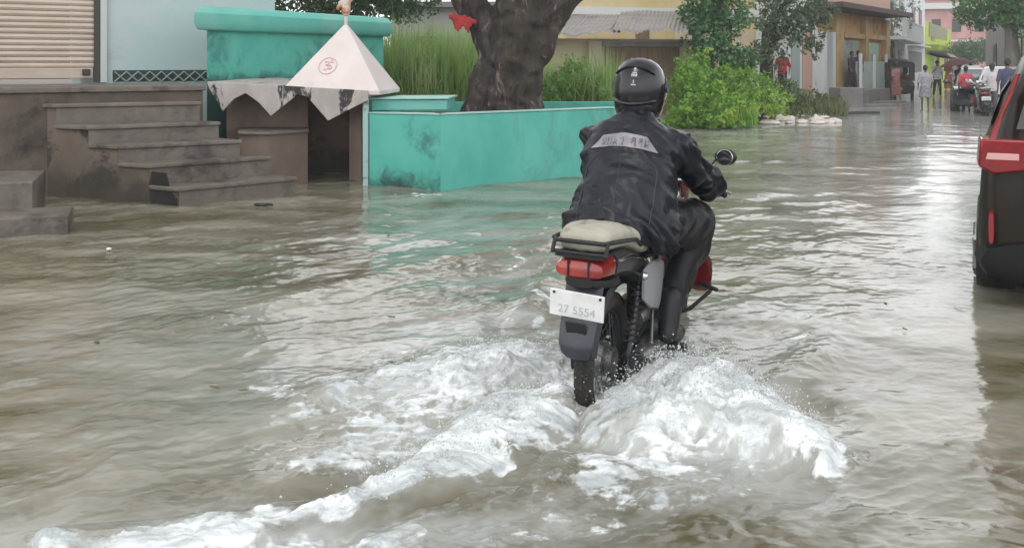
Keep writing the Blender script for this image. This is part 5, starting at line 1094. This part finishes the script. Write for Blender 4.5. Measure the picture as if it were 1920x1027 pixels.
# house with the tin roof
hs_, a, w, n_, L = facade('tin_roof_house', 'low cream house with sagging grey tin roof behind the grass', xy(985, 24), xy(1345, 25.5), 4, -.1, 2.15, m_cream, [('door_boards', m_wood, .40, .765, 0, 1.93, .03), ('post', m_wood, .765, .785, 0, 2.0, .10), ('pillar', mat('pale_pillar', (.68, .62, .45), rough=.8), .31, .375, 0, 2.1, .12), ('lintel', m_conc, .375, .80, 1.94, 2.08, .14)])
def sheet(name, p00, p01, p10, p11, th, mt, parent, waves=26, sag=.05, seed=0):
    nx_, ny_ = waves * 4, 6; V = []
    for lay in (0, -th):
        for j in range(ny_ + 1):
            for i in range(nx_ + 1):
                u = i / nx_; v = j / ny_; p = (p00 * (1 - u) + p01 * u) * (1 - v) + (p10 * (1 - u) + p11 * u) * v
                V.append(p + Vector((0, 0, .018 * math.sin(i * math.pi / 2) + lay + sag * math.sin(u * 9 + seed) * math.cos(v * 2) + .03 * math.sin(u * 23 + seed * 2) * (1 - v))))
    K = (nx_ + 1) * (ny_ + 1); F_ = []
    for j in range(ny_):
        for i in range(nx_): q = j * (nx_ + 1) + i; F_ += [(q, q + 1, q + nx_ + 2, q + nx_ + 1), (K + q, K + q + nx_ + 1, K + q + nx_ + 2, K + q + 1)]
    for i in range(nx_): F_.append((i, K + i, K + i + 1, i + 1))
    return MB().add(V, F_).build(name, mt, parent, True, smooth=60)
sheet('roof_sheet', P(1020, 66, 23.2), P(1160, 60, 23.3), P(1060, 30, 26), P(1190, 26, 26), .03, m_tin, hs_, 18, .03, 1)
sheet('roof_sheet', P(1150, 56, 23.4), P(1290, 58, 23.8), P(1165, 22, 26), P(1300, 20, 26.4), .03, m_tin, hs_, 18, .04, 2)
sheet('roof_sheet', P(960, 62, 23.6), P(1040, 64, 23.5), P(990, 30, 26), P(1075, 28, 26), .03, m_tin, hs_, 12, .03, 3)
facade('yellow_house', 'yellow and cream two storey house above the tin roof', xy(1060, 29), xy(1420, 31), 6, 0, 6.2, mat('yellow_cream_wall', (.66, .50, .22), (.72, .60, .36), .8, .8), [('band', m_rail, 0, 1, 3.05, 3.3, .10), ('window', m_win, .2, .3, 3.9, 5.0, .03), ('window', m_win, .6, .7, 3.9, 5.0, .03), ('door', m_wood, .35, .42, 1.5, 2.95, .03), ('lower_panel', m_cream, .55, .98, .2, 2.6, .05)], m_conc)
# salmon and white shop front, then orange shop
facade('salmon_house', 'salmon and white narrow shop front left of the orange shop', xy(1478, 30.2), xy(1533, 32), 5, -.1, 4.0, m_wh, [('wall_panel', m_pkc, .45, .78, .3, 2.7, .04), ('door', mat('grey_green_door', (.35, .42, .4), rough=.6), .08, .36, .2, 2.2, .03)], m_conc)
ob, a, w, n_, L = facade('orange_shop', 'orange and ochre shop building with raised doorway and dark eave', xy(1527, 32), xy(1660, 39), 6, -.1, 3.4, m_or,
    [('white_post', m_rail, .00, .035, .1, 2.6, .35), ('dark_door', m_win, .04, .10, .1, 2.6, .10), ('white_post', m_rail, .105, .14, .1, 2.6, .35), ('ochre_pillar', m_ocre, .20, .30, .1, 3.3, .20), ('doorway', mat('pale_doorway', (.45, .48, .42), (.3, .3, .3), 3, .8), .36, .56, .5, 2.4, .03), ('lintel', m_ocre, .32, .95, 2.45, 2.65, .18), ('plinth', m_conc, .30, .62, -.1, .5, 1.1), ('green_door', mat('pale_green_door', (.42, .60, .50), (.5, .66, .58), 3, .7), .66, .86, .3, 2.3, .06), ('ochre_pillar', m_ocre, .60, .645, .1, 3.3, .22), ('ochre_pillar', m_ocre, .93, .99, .1, 3.3, .22)])
MB().prism([a - n_ * 1.1 - w * .3, a - n_ * 1.1 + w * (L + .2), a + n_ * .3 + w * (L + .2), a + n_ * .3 - w * .3], 3.42, 3.60).build('eave', mat('dark_eave', (.08, .055, .045), rough=.8), ob, True)
MB().prism([a - n_ * .2, a - n_ * .2 + w * L, a + n_ * 5 + w * L, a + n_ * 5], 3.603, 5.2).build('upper_storey', m_pkc, ob, True)
pg = empty('pale_green_gate', tuple(xy(1640, 36.5).to_3d()), label='pale green painted gate wall left of the rickshaw', cat='gate')
g0_, g1_ = xy(1612, 33.6), xy(1660, 37.8); gw = (g1_ - g0_).normalized(); gn = Vector((-gw.y, gw.x))
MB().prism([g0_, g1_, g1_ + gn * .15, g0_ + gn * .15], -.1, 1.55).build('panel', mat('pale_green_metal', (.42, .58, .50), (.55, .66, .58), 3, .5, dirt=(.3, .24, .16), dscale=2), pg, True)
for t_ in np.linspace(0, (g1_ - g0_).length, 3): q = g0_ + gw * float(t_); MB().box(q.x - .06, q.x + .06, q.y - .10, q.y + .02, -.1, 1.85).build('post', m_rail, pg, True)
# white buildings with balcony
wb, a, w, n_, L = facade('white_building', 'white three storey building with balcony rail beyond the orange shop', xy(1650, 41), xy(1697, 52), 8, -.1, 6.6, m_wh, [('window', m_win, .08, .22, 1.0, 2.2, .03), ('window', m_win, .36, .5, .3, 2.3, .03), ('window', m_win, .68, .84, 1.0, 2.2, .03), ('window', m_win, .12, .26, 3.8, 5.2, .03), ('window', m_win, .42, .56, 3.8, 5.2, .03), ('window', m_win, .72, .86, 3.8, 5.2, .03), ('balcony_slab', m_rail, .0, 1, 2.55, 2.7, 1.0), ('orange_panel', mat('peach_panel', (.70, .46, .26), rough=.8), -.0, .10, 2.75, 8, .06)], m_conc)
br = MB(); o0 = a - n_ * .95
for i in range(34): q = o0 + w * (L * i / 33); br.tube([(q.x, q.y, 2.7), (q.x, q.y, 3.5)], .022, 4)
q1_ = o0 + w * L; br.tube([(o0.x, o0.y, 3.52), (q1_.x, q1_.y, 3.52)], .04, 4); br.build('balcony_rail', m_rail, wb, True)
facade('tall_white_house', 'tall plain white house next to the lime green house', xy(1697, 52), xy(1734, 63), 8, -.1, 7.4, mat('bright_white_wall', (.80, .82, .83), rough=.7), [('window', m_win, .3, .45, 3.6, 5.0, .03), ('window', m_win, .65, .8, 3.6, 5.0, .03), ('grille_window', m_conc, .15, .8, .9, 2.2, .03), ('sunshade', m_rail, .1, .9, 2.5, 2.6, .5)], m_conc)
facade('lime_house', 'lime green house near the end of the street', xy(1734, 63), xy(1783, 80), 8, 0, 4.4, m_lime, [('ledge', mat('lime_ledge', (.30, .38, .03), rough=.7), -.0, 1.02, 2.35, 2.75, .9), ('window', m_win, .2, .32, 3.1, 4.0, .03), ('door', m_win, .4, .5, 0, 2.1, .03), ('window', m_win, .7, .85, .9, 2.0, .03), ('upper_wall', mat('olive_grey_wall', (.34, .34, .22), rough=.8), .12, .8, 3.4, 4.38, .06)], None)
facade('pink_building', 'pink three storey building closing the end of the street', xy(1722, 92), xy(1935, 90), 10, 0, 7.9, m_pk, [('cornice', m_rail, 0, 1, 6.9, 7.5, .5), ('window', m_win, .12, .2, 4.6, 5.9, .04), ('window', m_win, .3, .38, 4.6, 5.9, .04), ('window', m_win, .5, .58, 4.6, 5.9, .04), ('window', m_win, .7, .78, 4.6, 5.9, .04), ('band', m_rail, 0, 1, 3.6, 3.8, .15), ('door', m_conc, .3, .5, .0, 2.9, .04), ('window', m_win, .6, .7, 1.2, 2.6, .04)], m_conc)
facade('grey_wall_building', 'grey plastered building along the right side of the street', xy(1848, 56), xy(1962, 27), 6, -.1, 3.9, mat('grey_plaster', (.44, .40, .39), (.55, .50, .48), 1, .85, .1, 12), [('window', m_win, .25, .32, 1.2, 2.5, .04), ('window', m_win, .5, .57, 1.2, 2.5, .04), ('window', m_win, .7, .76, 1.2, 2.5, .04), ('window', m_win, .85, .91, 1.2, 2.5, .04)], m_conc)
# trees of the street
def ftree(label, px, d, h, blobs, n, size, m_, seed, tr_, barkm=None):
    base = Vector((P(px, 0, d).x, d, -.05)); r = empty('tree', tuple(base), label=label, cat='tree'); q = MB().tube([base, base + Vector((.1, 0, h * .5)), base + Vector((0, 0, h))], [tr_ * 1.2, tr_, tr_ * .7], 12)
    for b_ in blobs[:4]: e = Vector(b_[:3]); q.tube([base + Vector((0, 0, h * .8)), (base + Vector((0, 0, h))).lerp(e, .5) + Vector((0, 0, .2)), e], [tr_ * .5, tr_ * .3, tr_ * .1], 6)
    q.build('trunk', barkm or m_bark, r, True, smooth=True); foliage('crown', blobs, n, size, m_, r, seed, shell=.4)
m_gb = mat('grey_bark', (.22, .20, .17), (.34, .31, .27), 4, .9, .5, 12, stretch=(3, 3, .6))
ftree('tree with thick grey trunk and dark foliage at the right edge', 1893, 29, 3.2, [bl(1850, 10, 29, 1.0, .7), bl(1895, 20, 28.6, .8, .6), bl(1815, 30, 30, .6, .4), bl(1925, 30, 28.4, .9, .7), bl(1870, -40, 29, 1.7, 1.0), bl(1845, 45, 29.4, .45, .35)], 7000, .11, m_lf2, 31, .22, m_gb)
ftree('small round green tree before the pink building', 1818, 66, 2.0, [bl(1818, 97, 66, 1.6, .9), bl(1850, 92, 67, 1.2, .8), bl(1795, 104, 65, .8, .6)], 4500, .16, leafmat('far_leaves', (.06, .13, .07), (.14, .22, .13)), 33, .14)
ftree('slender pale tree in front of the white building', 1672, 43, 3.4, [bl(1672, 40, 43, .8, 1.0), bl(1690, 25, 44, .7, .8), bl(1660, 70, 42.5, .6, .6), bl(1668, -10, 43, 1.3, .9)], 1600, .13, m_lf3, 35, .09, m_gb)
# kerb pieces and concrete block at the end of the verge
def slab(name, label, px, py, d, sx, sy, sz, rz, m_, group=None):
    o = MB().box(-sx / 2, sx / 2, -sy / 2, sy / 2, 0, sz, Matrix.Translation(P(px, 0, d).xy.to_3d() + Vector((0, 0, -.05))) @ Matrix.Rotation(rz, 4, 'Z')).build(name, m_, bevel=.02); tag(o, label, name.replace('_', ' '), group)
slab('concrete_block', 'grey concrete block at the corner of the orange shop plinth', 1586, 0, 30.5, .9, .6, .72, .3, m_conc)
slab('kerb_slab', 'dark flat kerb slab lying at the edge of the water', 1612, 0, 26.6, 1.15, .3, .13, .2, mat('dark_kerb', (.06, .055, .055), rough=.7))
slab('kerb_slab', 'grey kerb slab lying behind the dark one', 1640, 0, 31, 1.6, .35, .14, .35, m_conc)
slab('kerb_slab', 'long grey kerb slab in front of the rickshaw', 1664, 0, 34, 1.9, .4, .12, .6, m_conc)
# litter floating on the water
fl_ = G(490, 386, .0); q = MB().ell(fl_ + Vector((0, 0, .012)), (.09, .035, .018), 12, 8, Matrix.Rotation(-.2, 3, 'Z')).cap(fl_ + Vector((.05, 0, .02)), fl_ + Vector((.12, -.02, .015)), .012)
tag(q.build('floating_debris', m_black, smooth=True), 'small dark debris floating near the bottom stair', 'debris')
fl_ = G(204, 469, .0); tag(MB().ell(fl_ + Vector((0, 0, .01)), (.022, .02, .012), 10, 7).build('floating_litter', m_white, smooth=True), 'tiny white litter floating left of the dark debris', 'litter')

R_ = random.Random(21); m_lfw = mat('wet_leaf', (.16, .13, .04), (.07, .10, .03), 3, .4)
for k in range(16):
    g_ = G(R_.choice([R_.uniform(30, 900), R_.uniform(1350, 1800)]), R_.uniform(400, 760)); s = R_.uniform(.018, .04); M_ = Matrix.Translation(g_ + Vector((0, 0, .014))) @ Matrix.Rotation(R_.uniform(0, 6), 4, 'Z')
    o = MB().extr([M_ @ Vector(p) for p in ((-s, 0, 0), (-.4 * s, -.38 * s, .003), (.5 * s, -.3 * s, 0), (s, 0, .004), (.5 * s, .3 * s, 0), (-.4 * s, .38 * s, .003))], (0, 0, .002)).build('floating_leaf', m_lfw)
    tag(o, 'small wet leaf floating on the brown flood water', 'leaf', 'leaves floating on the flood water')

# air
hz_ = MB().box(-122, 142, -62, 162, -1.4, 14).build('haze', bpy.data.materials.new('haze_air'))
hm2 = hz_.data.materials[0]; hm2.use_nodes = True; t = hm2.node_tree; t.nodes.clear(); o_ = t.nodes.new('ShaderNodeOutputMaterial'); pv = t.nodes.new('ShaderNodeVolumePrincipled')
pv.inputs['Color'].default_value = (.93, .95, .97, 1); pv.inputs['Density'].default_value = .0018; t.links.new(pv.outputs[0], o_.inputs['Volume']); tag(hz_, kind='stuff')
